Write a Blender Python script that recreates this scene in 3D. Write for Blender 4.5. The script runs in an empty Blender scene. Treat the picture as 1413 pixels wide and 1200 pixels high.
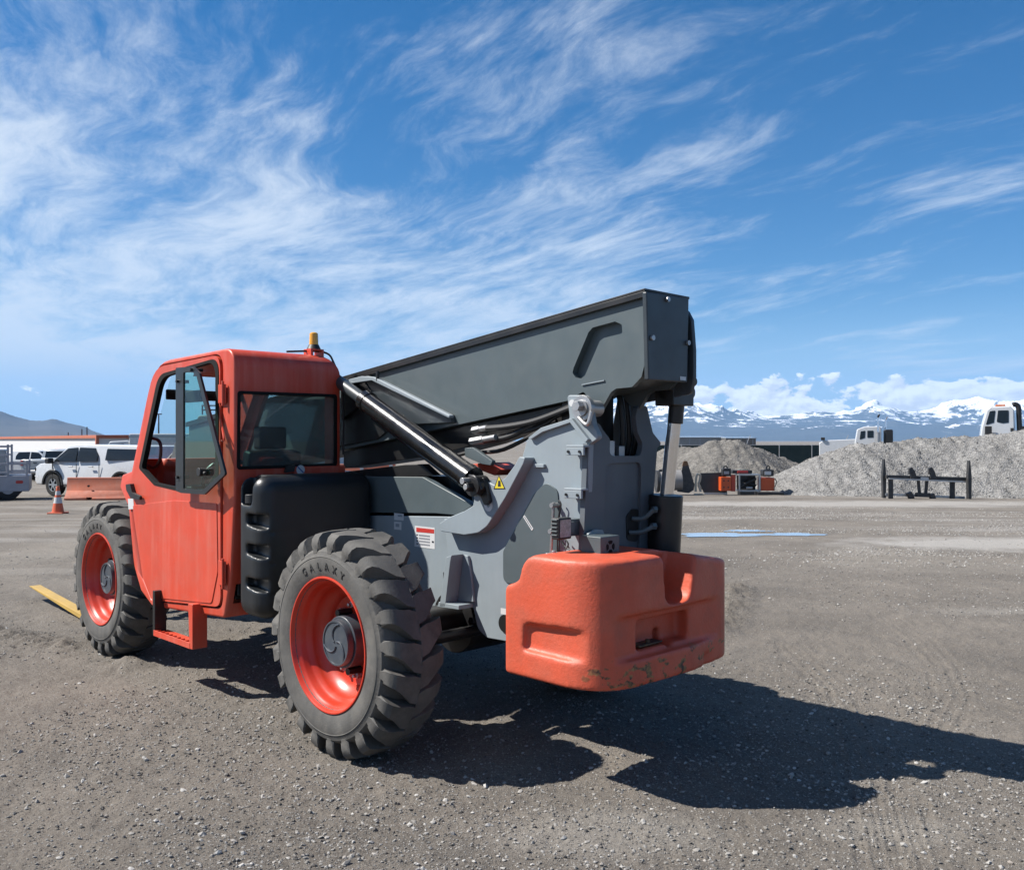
import bpy, bmesh, math, random
import numpy as np
from mathutils import Vector, Matrix
random.seed(7); rng = np.random.default_rng(7)
sc = bpy.context.scene
col = sc.collection
# ------------------------------------------------------------------ camera, sky, sun, exposure
EYE = 1.8
F0 = 1250.0                       # focal length in photo pixels (1413 wide)
cd = bpy.data.cameras.new('camera'); cam = bpy.data.objects.new('camera', cd); col.objects.link(cam)
cd.sensor_width = 36; cd.lens = 36*F0/1413; cd.shift_y = 8/1413
cam.location = (0, 0, EYE); cam.rotation_euler = (math.radians(90), 0, 0)
cd.clip_start = 0.05; cd.clip_end = 80000
sc.camera = cam
SUN = Vector((0.94, -0.02, -1.0)).normalized()      # the way the light travels
sd = bpy.data.lights.new('sun', 'SUN'); sun = bpy.data.objects.new('sun', sd); col.objects.link(sun)
sd.energy = 5.0; sd.angle = math.radians(0.53); sd.color = (1.0, 0.955, 0.89)
sun.rotation_euler = SUN.to_track_quat('-Z', 'Y').to_euler(); sun.location = (-20, 0, 25)
sc.view_settings.view_transform = 'Standard'; sc.view_settings.look = 'None'
sc.view_settings.exposure = 1.0; sc.view_settings.gamma = 1.0
sc.cycles.max_bounces = 8; sc.cycles.transparent_max_bounces = 16; sc.cycles.volume_bounces = 0
sc.cycles.caustics_reflective = False; sc.cycles.caustics_refractive = False
try: sc.cycles.use_denoising = True
except Exception: pass

def new_world():
    w = bpy.data.worlds.new('World'); sc.world = w; w.use_nodes = True
    nt = w.node_tree; N = nt.nodes; Lk = nt.links; N.clear()
    def n(t, **k):
        x = N.new(t)
        for a, b in k.items(): setattr(x, a, b)
        return x
    def m(op, a, b=None, c=None, clamp=False):
        x = n('ShaderNodeMath', operation=op, use_clamp=clamp)
        for i, v in enumerate((a, b, c)):
            if v is None: continue
            if isinstance(v, (int, float)): x.inputs[i].default_value = v
            else: Lk.new(v, x.inputs[i])
        return x.outputs[0]
    def noise(vec, scale, detail=8, rough=.55, dist=0, lac=2.0):
        x = n('ShaderNodeTexNoise'); x.inputs['Scale'].default_value = scale; x.inputs['Detail'].default_value = detail
        x.inputs['Roughness'].default_value = rough; x.inputs['Distortion'].default_value = dist
        x.inputs['Lacunarity'].default_value = lac
        Lk.new(vec, x.inputs['Vector']); return x
    def ramp(v, p0, p1, c0=0, c1=1):
        x = n('ShaderNodeMapRange', interpolation_type='SMOOTHSTEP'); Lk.new(v, x.inputs[0])
        for i, q in enumerate((p0, p1, c0, c1)): x.inputs[i+1].default_value = q
        return x.outputs[0]
    sky = n('ShaderNodeTexSky', sky_type='NISHITA'); sky.sun_disc = False
    sky.sun_elevation = math.asin(-SUN.z); sky.sun_rotation = math.atan2(-SUN.x, -SUN.y)
    sky.altitude = 1300; sky.air_density = 1.0; sky.dust_density = 0.2; sky.ozone_density = 3.0
    tc = n('ShaderNodeTexCoord'); d = tc.outputs['Generated']
    s = n('ShaderNodeSeparateXYZ'); Lk.new(d, s.inputs[0]); x, y, z = s.outputs
    zc = m('ADD', m('MAXIMUM', z, 0.0), 0.10)
    u = m('DIVIDE', x, zc); v = m('DIVIDE', y, zc)
    cb = n('ShaderNodeCombineXYZ'); Lk.new(u, cb.inputs[0]); Lk.new(v, cb.inputs[1]); P = cb.outputs[0]
    # cirrus: a high flat layer seen in perspective, streaks drawn out along the wind
    wn = noise(P, .8, 3, .5)
    wv = n('ShaderNodeVectorMath', operation='SUBTRACT'); Lk.new(wn.outputs['Color'], wv.inputs[0]); wv.inputs[1].default_value = (.5, .5, .5)
    ws = n('ShaderNodeVectorMath', operation='SCALE'); Lk.new(wv.outputs[0], ws.inputs[0]); ws.inputs['Scale'].default_value = .75
    wa = n('ShaderNodeVectorMath', operation='ADD'); Lk.new(P, wa.inputs[0]); Lk.new(ws.outputs[0], wa.inputs[1])
    mp = n('ShaderNodeMapping', vector_type='TEXTURE'); mp.inputs['Rotation'].default_value = (0, 0, math.radians(-58)); mp.inputs['Scale'].default_value = (1.5, .58, 1)
    Lk.new(wa.outputs[0], mp.inputs['Vector'])
    n1 = noise(mp.outputs[0], 1.3, 15, .66, .12)
    n2 = noise(mp.outputs[0], 6.0, 12, .70, .3)
    n3 = noise(P, .45, 3, .5)
    # coverage: thick towards the left and low centre, thin on the far right and overhead
    azl = m('ARCTAN2', x, y)
    cov = m('ADD', ramp(azl, -.55, .42, .125, -.045), m('MULTIPLY', m('SUBTRACT', n3.outputs[0], .5), .75))
    low = m('MULTIPLY_ADD', ramp(azl, .30, -.10), ramp(z, .34, .08, 0, .10), ramp(z, .46, .10, -.05, .06))
    dens = m('ADD', m('ADD', m('ADD', n1.outputs[0], m('MULTIPLY', m('SUBTRACT', n2.outputs[0], .5), .34)), cov), low)
    ci = ramp(dens, .46, .86)
    ci = m('MULTIPLY', ci, ramp(z, .015, .10))
    ci = m('MULTIPLY', ci, .80)
    # cumulus over the far range, low in the sky
    cs = n('ShaderNodeCombineXYZ'); Lk.new(m('MULTIPLY', azl, 1.0), cs.inputs[0]); Lk.new(m('MULTIPLY', z, 1.6), cs.inputs[1]); C = cs.outputs[0]
    c1 = noise(C, 21, 12, .58, .2)
    cz = n('ShaderNodeVectorMath', operation='ADD'); Lk.new(C, cz.inputs[0]); cz.inputs[1].default_value = (-.003, .008, 0)
    c2 = noise(cz.outputs[0], 21, 12, .58, .2)
    env = m('MULTIPLY', ramp(z, .012, .03), ramp(z, .100, .045))
    env = m('MULTIPLY', env, m('MAXIMUM', ramp(azl, .10, .16), ramp(azl, -.36, -.52, 0, .55)))
    env2 = m('MULTIPLY_ADD', env, .50, -.50)
    cd1 = m('ADD', c1.outputs[0], env2)
    cu = ramp(cd1, .395, .445)
    shade = ramp(m('SUBTRACT', c1.outputs[0], c2.outputs[0]), -.10, .09, .70, 1.08)
    def mix(f, a, b):
        x = n('ShaderNodeMix', data_type='RGBA'); Lk.new(f, x.inputs[0])
        for i, q in ((6, a), (7, b)):
            if isinstance(q, tuple): x.inputs[i].default_value = q
            else: Lk.new(q, x.inputs[i])
        return x.outputs[2]
    hs = n('ShaderNodeHueSaturation'); hs.inputs['Saturation'].default_value = 1.42; hs.inputs['Value'].default_value = 1.12
    Lk.new(sky.outputs[0], hs.inputs['Color'])
    hz = mix(ramp(z, .16, -.02), hs.outputs[0], (4.9, 7.8, 11.0, 1))
    c = mix(ci, hz, (9.3, 10.0, 10.7, 1))
    cc = n('ShaderNodeVectorMath', operation='SCALE'); cc.inputs[0].default_value = (15.5, 15.6, 15.8); Lk.new(shade, cc.inputs['Scale'])
    c = mix(cu, c, cc.outputs[0])
    bg = n('ShaderNodeBackground'); bg.inputs['Strength'].default_value = 0.050
    Lk.new(c, bg.inputs[0])
    o = n('ShaderNodeOutputWorld'); Lk.new(bg.outputs[0], o.inputs[0])
new_world()

# ------------------------------------------------------------------ machine frame: u forward, v to its right, z up
FX, FY = -0.701, 0.713; RX, RY = 0.713, 0.701
OX, OY = -1.057, 5.149
def V_(u, v, z): return Vector((u, -v, z))             # local coordinates of the machine's root
def VP(px, py, v):                                      # where a sight line meets a plane of the machine
    k = (px-706.5)/F0
    u = (k*(OY+v*RY)-OX-v*RX)/(FX-k*FY)
    Y = OY+u*FY+v*RY
    return (u, EYE-(py-608)/F0*Y)
def UP(px, py, u):
    k = (px-706.5)/F0
    v = (k*(OY+u*FY)-OX-u*FX)/(RX-k*RY)
    Y = OY+u*FY+v*RY
    return (v, EYE-(py-608)/F0*Y)
def GP(px, py, z=0):
    Y = F0*(EYE-z)/(py-608); return ((px-706.5)/F0*Y, Y)
def WX(px, Y): return (px-706.5)/F0*Y
def WZ(py, Y): return EYE-(py-608)/F0*Y

# ------------------------------------------------------------------ materials
ALB = .65
def mat(name, c, rough=.5, metal=0, var=.12, vscale=3, bump=0, bscale=60, dirt=None, damt=.0, dscale=2.5, coat=0, spec=.5,
        c2=None, c2amt=0, c2scale=5, streak=False, coord='Object'):
    c = tuple(q*(ALB if metal < .5 else 1) for q in c); c2 = tuple(q*ALB for q in c2) if c2 else None; dirt = tuple(q*ALB for q in dirt) if dirt else None
    m = bpy.data.materials.new(name); m.use_nodes = True
    nt = m.node_tree; N = nt.nodes; L = nt.links
    b = N['Principled BSDF']; b.inputs['Metallic'].default_value = metal
    b.inputs['Coat Weight'].default_value = coat; b.inputs['Coat Roughness'].default_value = .08
    b.inputs['Specular IOR Level'].default_value = spec
    tc = N.new('ShaderNodeTexCoord'); v = tc.outputs[coord]
    def noise(s, d=6, r=.6, vec=v):
        x = N.new('ShaderNodeTexNoise'); x.inputs['Scale'].default_value = s; x.inputs['Detail'].default_value = d
        x.inputs['Roughness'].default_value = r; L.new(vec, x.inputs['Vector']); return x.outputs['Fac']
    def rng_(f, a, b_, c_, d_):
        x = N.new('ShaderNodeMapRange'); L.new(f, x.inputs[0])
        for i, q in enumerate((a, b_, c_, d_)): x.inputs[i+1].default_value = q
        return x.outputs[0]
    def mixc(f, a, b_):
        x = N.new('ShaderNodeMix'); x.data_type = 'RGBA'; L.new(f, x.inputs[0])
        for i, q in ((6, a), (7, b_)):
            if isinstance(q, tuple): x.inputs[i].default_value = (*q[:3], 1)
            else: L.new(q, x.inputs[i])
        return x.outputs[2]
    n0 = noise(vscale, 8)
    lo = tuple(max(0, q*(1-var)) for q in c); hi = tuple(min(1, q*(1+var)) for q in c)
    out = mixc(rng_(n0, .3, .7, 0, 1), lo, hi)
    if c2 is not None:
        vec = v
        if streak:
            mp = N.new('ShaderNodeMapping'); mp.inputs['Scale'].default_value = (6, 6, .5); L.new(v, mp.inputs[0]); vec = mp.outputs[0]
        out = mixc(rng_(noise(c2scale, 8, .65, vec), .48, .75, 0, c2amt), out, c2)
    if dirt is not None:
        out = mixc(rng_(noise(dscale, 12, .7), .45, .8, 0, damt), out, dirt)
    L.new(out, b.inputs['Base Color'])
    L.new(rng_(noise(vscale*2.3, 5), .3, .7, max(.02, rough-.08), min(1, rough+.1)), b.inputs['Roughness'])
    if bump:
        bp = N.new('ShaderNodeBump'); bp.inputs['Strength'].default_value = bump; bp.inputs['Distance'].default_value = .01
        L.new(noise(bscale, 8, .65), bp.inputs['Height']); L.new(bp.outputs[0], b.inputs['Normal'])
    return m
def glassmat(name, tint, refl=.9, rough=.02, alpha=.25, body=(.02, .03, .03)):
    m = bpy.data.materials.new(name); m.use_nodes = True; N = m.node_tree.nodes; L = m.node_tree.links; N.clear()
    o = N.new('ShaderNodeOutputMaterial'); t = N.new('ShaderNodeBsdfTransparent'); t.inputs[0].default_value = (*tint, 1)
    g = N.new('ShaderNodeBsdfGlossy'); g.inputs['Roughness'].default_value = rough; g.inputs[0].default_value = (refl, refl, refl, 1)
    df = N.new('ShaderNodeBsdfDiffuse'); df.inputs[0].default_value = (*body, 1)
    m0 = N.new('ShaderNodeMixShader'); m0.inputs[0].default_value = alpha; L.new(t.outputs[0], m0.inputs[1]); L.new(df.outputs[0], m0.inputs[2])
    f = N.new('ShaderNodeFresnel'); f.inputs[0].default_value = 1.5
    gb = N.new('ShaderNodeNewGeometry'); iv = N.new('ShaderNodeMath'); iv.operation = 'SUBTRACT'; iv.inputs[0].default_value = 1; L.new(gb.outputs['Backfacing'], iv.inputs[1]); fm = N.new('ShaderNodeMath'); fm.operation = 'MULTIPLY'; L.new(f.outputs[0], fm.inputs[0]); L.new(iv.outputs[0], fm.inputs[1])
    mx = N.new('ShaderNodeMixShader'); L.new(fm.outputs[0], mx.inputs[0]); L.new(m0.outputs[0], mx.inputs[1]); L.new(g.outputs[0], mx.inputs[2])
    L.new(mx.outputs[0], o.inputs[0]); return m

M = {}
M['red'] = mat('red_paint', (.78, .082, .036), .42, var=.10, vscale=2.2, c2=(.85, .20, .14), c2amt=.75, c2scale=2.2, streak=True, dirt=(.40, .22, .16), damt=.35, bump=.03, bscale=300)
M['salmon'] = mat('faded_cast_paint', (.80, .125, .058), .50, var=.08, vscale=3, c2=(.84, .22, .13), c2amt=.5, c2scale=2.5, dirt=(.34, .12, .07), damt=.5, dscale=7, bump=.3, bscale=55)
def add_wear(m):
    nt = m.node_tree; N = nt.nodes; L = nt.links; b = N['Principled BSDF']; old = b.inputs['Base Color'].links[0].from_socket
    tc = N.new('ShaderNodeTexCoord'); sx = N.new('ShaderNodeSeparateXYZ'); L.new(tc.outputs['Object'], sx.inputs[0])
    def mr(f, a, b_, c=0, d=1):
        x = N.new('ShaderNodeMapRange'); L.new(f, x.inputs[0])
        for i, q in enumerate((a, b_, c, d)): x.inputs[i+1].default_value = q
        return x.outputs[0]
    def mth(op, a, b_):
        x = N.new('ShaderNodeMath'); x.operation = op
        for i, q in enumerate((a, b_)):
            if isinstance(q, float): x.inputs[i].default_value = q
            else: L.new(q, x.inputs[i])
        return x.outputs[0]
    mp = N.new('ShaderNodeMapping'); mp.inputs['Scale'].default_value = (1, 1, 1.6); L.new(tc.outputs['Object'], mp.inputs[0])
    n = N.new('ShaderNodeTexNoise'); n.inputs['Scale'].default_value = 11; n.inputs['Detail'].default_value = 6; n.inputs['Roughness'].default_value = .62; L.new(mp.outputs[0], n.inputs['Vector'])
    n2 = N.new('ShaderNodeTexNoise'); n2.inputs['Scale'].default_value = 32; n2.inputs['Detail'].default_value = 5; L.new(tc.outputs['Object'], n2.inputs['Vector'])
    zone = mth('MULTIPLY', mr(sx.outputs[2], .735, .67), mr(sx.outputs[0], -1.35, -1.55)); f = mr(mth('ADD', n.outputs[0], mth('MULTIPLY', zone, .115)), .655, .685)
    f = mth('MULTIPLY', f, zone)
    few = mr(n.outputs[0], .745, .76); f = mth('MAXIMUM', f, few)
    cr = N.new('ShaderNodeValToRGB'); L.new(n2.outputs[0], cr.inputs[0]); e = cr.color_ramp.elements; e[0].position = .38; e[0].color = (.035, .02, .015, 1); e[1].position = .62; e[1].color = (.30, .16, .06, 1)
    mx = N.new('ShaderNodeMix'); mx.data_type = 'RGBA'; L.new(f, mx.inputs[0]); L.new(old, mx.inputs[6]); L.new(cr.outputs[0], mx.inputs[7]); L.new(mx.outputs[2], b.inputs['Base Color'])
add_wear(M['salmon'])
M['rim'] = mat('rim_paint', (.74, .050, .020), .36, var=.06, c2=(.66, .10, .06), c2amt=.4, dirt=(.3, .2, .15), damt=.18, dscale=9)
M['grey'] = mat('light_grey_paint', (.33, .385, .42), .45, var=.05, c2=(.38, .43, .455), c2amt=.4, c2scale=4, streak=True, dirt=(.20, .19, .17), damt=.22, bump=.03, bscale=200)
M['dgrey'] = mat('dark_grey_paint', (.106, .137, .148), .42, var=.07, c2=(.13, .155, .165), c2amt=.4, c2scale=2, dirt=(.14, .13, .12), damt=.15, bump=.03, bscale=200)
M['slate'] = mat('slate_paint', (.045, .058, .068), .4, var=.1, dirt=(.10, .095, .09), damt=.2)
M['black'] = mat('black_metal', (.012, .012, .013), .38, var=.2, dirt=(.06, .055, .05), damt=.35, dscale=5)
M['tank'] = mat('black_moulded_plastic', (.014, .017, .020), .40, var=.15, bump=.05, bscale=180, dirt=(.05, .05, .05), damt=.3)
M['gloss'] = mat('gloss_black_cylinder', (.010, .010, .011), .20, var=.2, coat=0, dirt=(.07, .06, .05), damt=.25, dscale=7)
M['chrome'] = mat('chrome_rod', (.75, .76, .78), .14, metal=1, var=.04)
M['steel'] = mat('bare_steel', (.42, .42, .42), .42, metal=.8, var=.15, dirt=(.2, .15, .1), damt=.3)
M['hub'] = mat('hub_paint', (.065, .08, .10), .4, var=.15, dirt=(.2, .19, .17), damt=.35, dscale=14)
M['rubber'] = mat('dusty_tyre_rubber', (.105, .101, .094), .8, var=.3, vscale=5, c2=(.215, .203, .180), c2amt=.8, c2scale=6, bump=.25, bscale=90, dirt=(.19, .172, .148), damt=.55, dscale=11)
M['rubber2'] = mat('car_tyre_rubber', (.02, .02, .02), .8)
M['gasket'] = mat('black_rubber_seal', (.010, .010, .010), .75, spec=.2)
M['smoke'] = glassmat('green_tinted_glass', (.66, .87, .81), alpha=.03, body=(.05, .09, .09))
M['smoke2'] = glassmat('dark_tinted_glass', (.72, .82, .80), alpha=.26, body=(.12, .145, .145))
M['clear'] = glassmat('clear_glass', (.92, .965, .955), alpha=.02)
M['carglass'] = glassmat('car_window_glass', (.10, .11, .12), alpha=.35, body=(.01, .012, .014))
M['white'] = mat('white_car_paint', (.74, .76, .78), .25, var=.02, coat=.5)
M['silver'] = mat('silver_car_paint', (.36, .40, .44), .3, var=.03, coat=.5)
M['plast'] = mat('black_plastic', (.018, .018, .019), .5)
M['yellow'] = mat('yellow_paint', (.66, .42, .09), .5, var=.1, dirt=(.35, .26, .12), damt=.5, dscale=8)
M['decalw'] = mat('white_decal', (.78, .78, .78), .45, var=.03)
M['decaly'] = mat('yellow_decal', (.85, .68, .04), .45, var=.02)
M['decalr'] = mat('red_decal', (.62, .05, .04), .45, var=.02)
M['ink'] = mat('decal_ink', (.02, .02, .03), .5)
M['blue'] = mat('blue_ink', (.05, .08, .35), .5)
M['amber'] = mat('amber_lens', (1.0, .50, .02), .25, var=.1, coat=.5)
M['lens'] = mat('lamp_lens', (.42, .43, .42), .2, var=.35, vscale=40, coat=.6)
M['seat'] = mat('black_seat_vinyl', (.02, .02, .022), .5)
M['rust'] = mat('rusty_scrapes', (.06, .035, .02), .8, var=.5, vscale=20, c2=(.33, .22, .09), c2amt=.9, c2scale=14)

# ------------------------------------------------------------------ mesh helpers
def fillet(pts, r, seg=5):
    out = []; n = len(pts)
    for i, p in enumerate(pts):
        rr = r[i] if isinstance(r, (list, tuple)) else r
        p = Vector(p); a = Vector(pts[i-1]); b = Vector(pts[(i+1) % n])
        if rr <= 0: out.append(tuple(p)); continue
        da = (a-p); db = (b-p); la, lb = da.length, db.length
        if la < 1e-6 or lb < 1e-6: out.append(tuple(p)); continue
        da /= la; db /= lb
        ang = da.angle(db)
        if ang > 3.05 or ang < .05: out.append(tuple(p)); continue
        t = min(rr/math.tan(ang/2), .48*la, .48*lb)
        for k in range(seg+1):
            s = k/seg
            q0 = p+da*t; q2 = p+db*t
            q = q0*(1-s)**2+p*2*s*(1-s)+q2*s*s
            out.append(tuple(q))
    return out
class B:
    """collects shapes; build() links them as one mesh"""
    def __init__(s, fn=None): s.bm = bmesh.new(); s.fn = fn or (lambda a, b, c: Vector((a, b, c)))
    def prism(s, pts, h0, h1, axis, holes=()):
        """axis 'v': pts are (u,z) ; 'u': (v,z) ; 'z': (u,v)"""
        f = {'v': lambda p, h: s.fn(p[0], h, p[1]), 'u': lambda p, h: s.fn(h, p[0], p[1]), 'z': lambda p, h: s.fn(p[0], p[1], h)}[axis]
        bm = s.bm; rings = []
        for loop in [pts]+list(holes):
            lo = [bm.verts.new(f(p, h0)) for p in loop]; hi = [bm.verts.new(f(p, h1)) for p in loop]
            n = len(loop)
            for i in range(n): bm.faces.new((lo[i], lo[(i+1) % n], hi[(i+1) % n], hi[i]))
            rings.append((lo, hi))
        if not holes:
            bm.faces.new(rings[0][0]); bm.faces.new(rings[0][1])
        else:
            for k in (0, 1):
                es = []
                for r in rings:
                    vs = r[k]; n = len(vs)
                    for i in range(n): es.append(bm.edges.get((vs[i], vs[(i+1) % n])))
                bmesh.ops.triangle_fill(bm, use_beauty=True, use_dissolve=False, edges=es)
        return s
    def box(s, a0, a1, b0, b1, c0, c1):
        return s.prism([(a0, b0), (a1, b0), (a1, b1), (a0, b1)], c0, c1, 'z')
    def cyl(s, p0, p1, r0, r1=None, n=20, cap=True):
        r1 = r0 if r1 is None else r1
        p0 = s.fn(*p0); p1 = s.fn(*p1); d = (p1-p0).normalized()
        t = Vector((0, 0, 1)) if abs(d.z) < .9 else Vector((1, 0, 0))
        x = d.cross(t).normalized(); y = d.cross(x)
        a = []; b = []
        for i in range(n):
            w = 2*math.pi*i/n; o = x*math.cos(w)+y*math.sin(w)
            a.append(s.bm.verts.new(p0+o*r0)); b.append(s.bm.verts.new(p1+o*r1))
        for i in range(n): s.bm.faces.new((a[i], a[(i+1) % n], b[(i+1) % n], b[i]))
        if cap: s.bm.faces.new(a); s.bm.faces.new(b)
        return s
    def tube(s, path, r, n=10, sub=6):
        P = [s.fn(*p) for p in path]
        if len(P) > 2:
            Q = []
            for i in range(len(P)-1):
                p0 = P[max(i-1, 0)]; p1 = P[i]; p2 = P[i+1]; p3 = P[min(i+2, len(P)-1)]
                for k in range(sub):
                    t = k/sub
                    Q.append(.5*((2*p1)+(p2-p0)*t+(2*p0-5*p1+4*p2-p3)*t*t+(3*p1-p0-3*p2+p3)*t**3))
            Q.append(P[-1]); P = Q
        prev = None; rings = []
        for i, p in enumerate(P):
            d = (P[min(i+1, len(P)-1)]-P[max(i-1, 0)]).normalized()
            if prev is None:
                t = Vector((0, 0, 1)) if abs(d.z) < .9 else Vector((1, 0, 0)); x = d.cross(t).normalized()
            else: x = (prev-d*prev.dot(d)).normalized()
            prev = x; y = d.cross(x)
            rings.append([s.bm.verts.new(p+(x*math.cos(2*math.pi*k/n)+y*math.sin(2*math.pi*k/n))*r) for k in range(n)])
        for a, b in zip(rings, rings[1:]):
            for k in range(n): s.bm.faces.new((a[k], a[(k+1) % n], b[(k+1) % n], b[k]))
        s.bm.faces.new(rings[0]); s.bm.faces.new(rings[-1])
        return s
    def lathe(s, prof, c, n=64, closed=False):
        """profile of (v offset, radius) about an axis along v through c=(u,v,z)"""
        rings = []
        for (w, r) in prof:
            rings.append([s.bm.verts.new(s.fn(c[0]+r*math.cos(2*math.pi*k/n), c[1]+w, c[2]+r*math.sin(2*math.pi*k/n))) for k in range(n)])
        pr = list(zip(rings, rings[1:]))
        if closed: pr.append((rings[-1], rings[0]))
        for a, b in pr:
            for k in range(n): s.bm.faces.new((a[k], a[(k+1) % n], b[(k+1) % n], b[k]))
        if not closed:
            for r, pp in ((rings[0], prof[0]), (rings[-1], prof[-1])):
                if pp[1] < .2: s.bm.faces.new(r)
        return s
    def hull4(s, rings, cap=True):
        R = [[s.bm.verts.new(s.fn(*p)) for p in r] for r in rings]; n = len(R[0])
        for a, b in zip(R, R[1:]):
            for k in range(n): s.bm.faces.new((a[k], a[(k+1) % n], b[(k+1) % n], b[k]))
        if cap: s.bm.faces.new(R[0]); s.bm.faces.new(R[-1])
        return s
    def each(s, name, m, parent=None, bevel=0, seg=2, smooth=35, angle=35):
        """every loose piece becomes an object of its own"""
        bm = s.bm; seen = set(); outs = []
        for v0 in list(bm.verts):
            if v0 in seen: continue
            st = [v0]; seen.add(v0); isl = [v0]
            while st:
                w = st.pop()
                for e in w.link_edges:
                    x = e.other_vert(w)
                    if x not in seen: seen.add(x); isl.append(x); st.append(x)
            q = B(s.fn); mp = {v: q.bm.verts.new(v.co) for v in isl}
            for f in {f for v in isl for f in v.link_faces}: q.bm.faces.new([mp[v] for v in f.verts])
            outs.append(q.build(name, m, parent, bevel, seg, smooth, angle))
        bm.free(); return outs
    def build(s, name, m, parent=None, bevel=0, seg=2, smooth=35, angle=35):
        bmesh.ops.recalc_face_normals(s.bm, faces=s.bm.faces)
        me = bpy.data.meshes.new(name); s.bm.to_mesh(me); s.bm.free()
        o = bpy.data.objects.new(name, me); col.objects.link(o)
        if isinstance(m, (list, tuple)):
            for q in m: me.materials.append(q)
        else: me.materials.append(m)
        if smooth:
            me.shade_smooth(); me.set_sharp_from_angle(angle=math.radians(smooth))
        if parent is not None: o.parent = parent
        if bevel:
            md = o.modifiers.new('bevel', 'BEVEL'); md.width = bevel; md.segments = seg; md.limit_method = 'ANGLE'
            md.angle_limit = math.radians(angle); md.harden_normals = True
        return o
def apply_mods(o, smooth=35):
    dg = bpy.context.evaluated_depsgraph_get(); dg.update()
    me = bpy.data.meshes.new_from_object(o.evaluated_get(dg), preserve_all_data_layers=True, depsgraph=dg)
    o.modifiers.clear(); old = o.data; o.data = me; me.name = o.name
    me.shade_smooth(); me.set_sharp_from_angle(angle=math.radians(smooth))
    return o
def cut(o, cutters, smooth=35):
    for c in cutters:
        c.parent = o.parent
        md = o.modifiers.new('cut', 'BOOLEAN'); md.operation = 'DIFFERENCE'; md.object = c; md.solver = 'EXACT'
    apply_mods(o, smooth)
    for c in cutters:
        me = c.data; bpy.data.objects.remove(c); bpy.data.meshes.remove(me)
    return o
def tag(o, label=None, cat=None, group=None, kind=None):
    if label: o['label'] = label
    if cat: o['category'] = cat
    if group: o['group'] = group
    if kind: o['kind'] = kind
    return o
def empty(name, loc, rz=0):
    o = bpy.data.objects.new(name, None); col.objects.link(o); o.location = loc; o.rotation_euler = (0, 0, rz)
    o.empty_display_size = .2; return o
def MB(): return B(V_)
def text_bm(s, size):
    cu = bpy.data.curves.new('t', 'FONT'); cu.body = s; cu.size = size; cu.extrude = .001; cu.align_x = 'CENTER'; cu.resolution_u = 2
    o = bpy.data.objects.new('t', cu); col.objects.link(o)
    dg = bpy.context.evaluated_depsgraph_get(); dg.update()
    me = bpy.data.meshes.new_from_object(o.evaluated_get(dg)); bm = bmesh.new(); bm.from_mesh(me)
    bpy.data.objects.remove(o); bpy.data.curves.remove(cu); bpy.data.meshes.remove(me); return bm

# ------------------------------------------------------------------ the telehandler
TH = empty('telehandler', (OX, OY, 0), math.atan2(FY, FX))
tag(TH, 'red and grey telescopic handler with lowered boom, orange cast counterweight and big lugged tyres', 'telehandler')
def px(pts, v): return [VP(a, b, v) for a, b in pts]
def pu(pts, u): return [UP(a, b, u) for a, b in pts]

# chassis core and axles
b = MB(); b.prism([(-.95, .62), (-.95, 1.05), (-.4, 1.30), (3.9, 1.2), (3.95, .75), (3.0, .62), (.6, .62), (.3, .8), (-.3, .8), (-.55, .62)], .97, 1.40, 'v')
b.prism([(.9, .50), (.9, .62), (2.7, .62), (2.7, .50)], 1.02, 1.36, 'v')
chassis = b.build('chassis', M['black'], TH, .012)
for uu in (0.0, 3.44):
    b = MB(); b.cyl((uu, .34, .64), (uu, 1.96, .64), .12); b.cyl((uu, .34, .64), (uu, .66, .60), .21, .19, n=24); b.cyl((uu, 1.96, .64), (uu, 1.64, .60), .21, .19, n=24); b.cyl((uu, .95, .64), (uu, 1.35, .64), .20, n=24)
    b.cyl((uu, .34, .64), (uu, .50, .64), .15, .11); b.cyl((uu, 1.96, .64), (uu, 1.80, .64), .15, .11)
    b.box(uu-.10, uu+.10, .95, 1.35, .64, .95)
    b.tube([(uu-.22, .5, .62), (uu-.22, 1.8, .62)], .035)
    b.build('axle', M['black'], TH, .006)

# outer side plate of the rear frame (facing the camera)
plate = [(612, 716), (632, 713), (652, 702), (655, 676), (668, 661), (682, 669), (697, 660), (713, 642), (720, 632), (727, 607), (745, 592), (786, 578),
         (782, 545), (808, 545), (814, 562), (818, 585), (827, 604), (813, 613), (811, 690), (804, 770), (804, 878), (700, 885), (672, 880), (659, 868),
         (652, 835), (645, 812), (634, 802), (626, 802), (622, 790)]
rad = [0]*len(plate)
for i in (4, 5, 10, 11, 12, 13): rad[i] = .02
for i in (15, 16): rad[i] = .03
for i in (22, 23, 25, 26): rad[i] = .08
b = MB(); b.prism(fillet(px(plate, .88), rad), .88, .92, 'v')
sp = b.build('side_plate', M['grey'], TH, .006)
b = MB(); b.prism(fillet(px([(729, 604), (747, 590), (789, 577), (812, 606), (808, 611), (787, 583), (749, 596), (733, 606)], .86), 0), .855, .8805, 'v')
b.build('edge_lip', M['grey'], sp, .003)
# panel proud of the plate
proud = [(606, 722), (618, 714), (640, 705), (653, 697), (655, 676), (668, 662), (682, 669), (697, 659), (711, 640), (716, 630), (725, 631), (722, 640),
         (697, 687), (672, 726), (660, 735), (640, 738), (608, 733)]
pr = [0]*len(proud)
for i in (9, 10): pr[i] = .02
for i in (13, 14): pr[i] = .12
b = MB(); b.prism(fillet(px(proud, .80), pr), .80, .883, 'v')
b.build('raised_plate', M['grey'], TH, .006)
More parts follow.
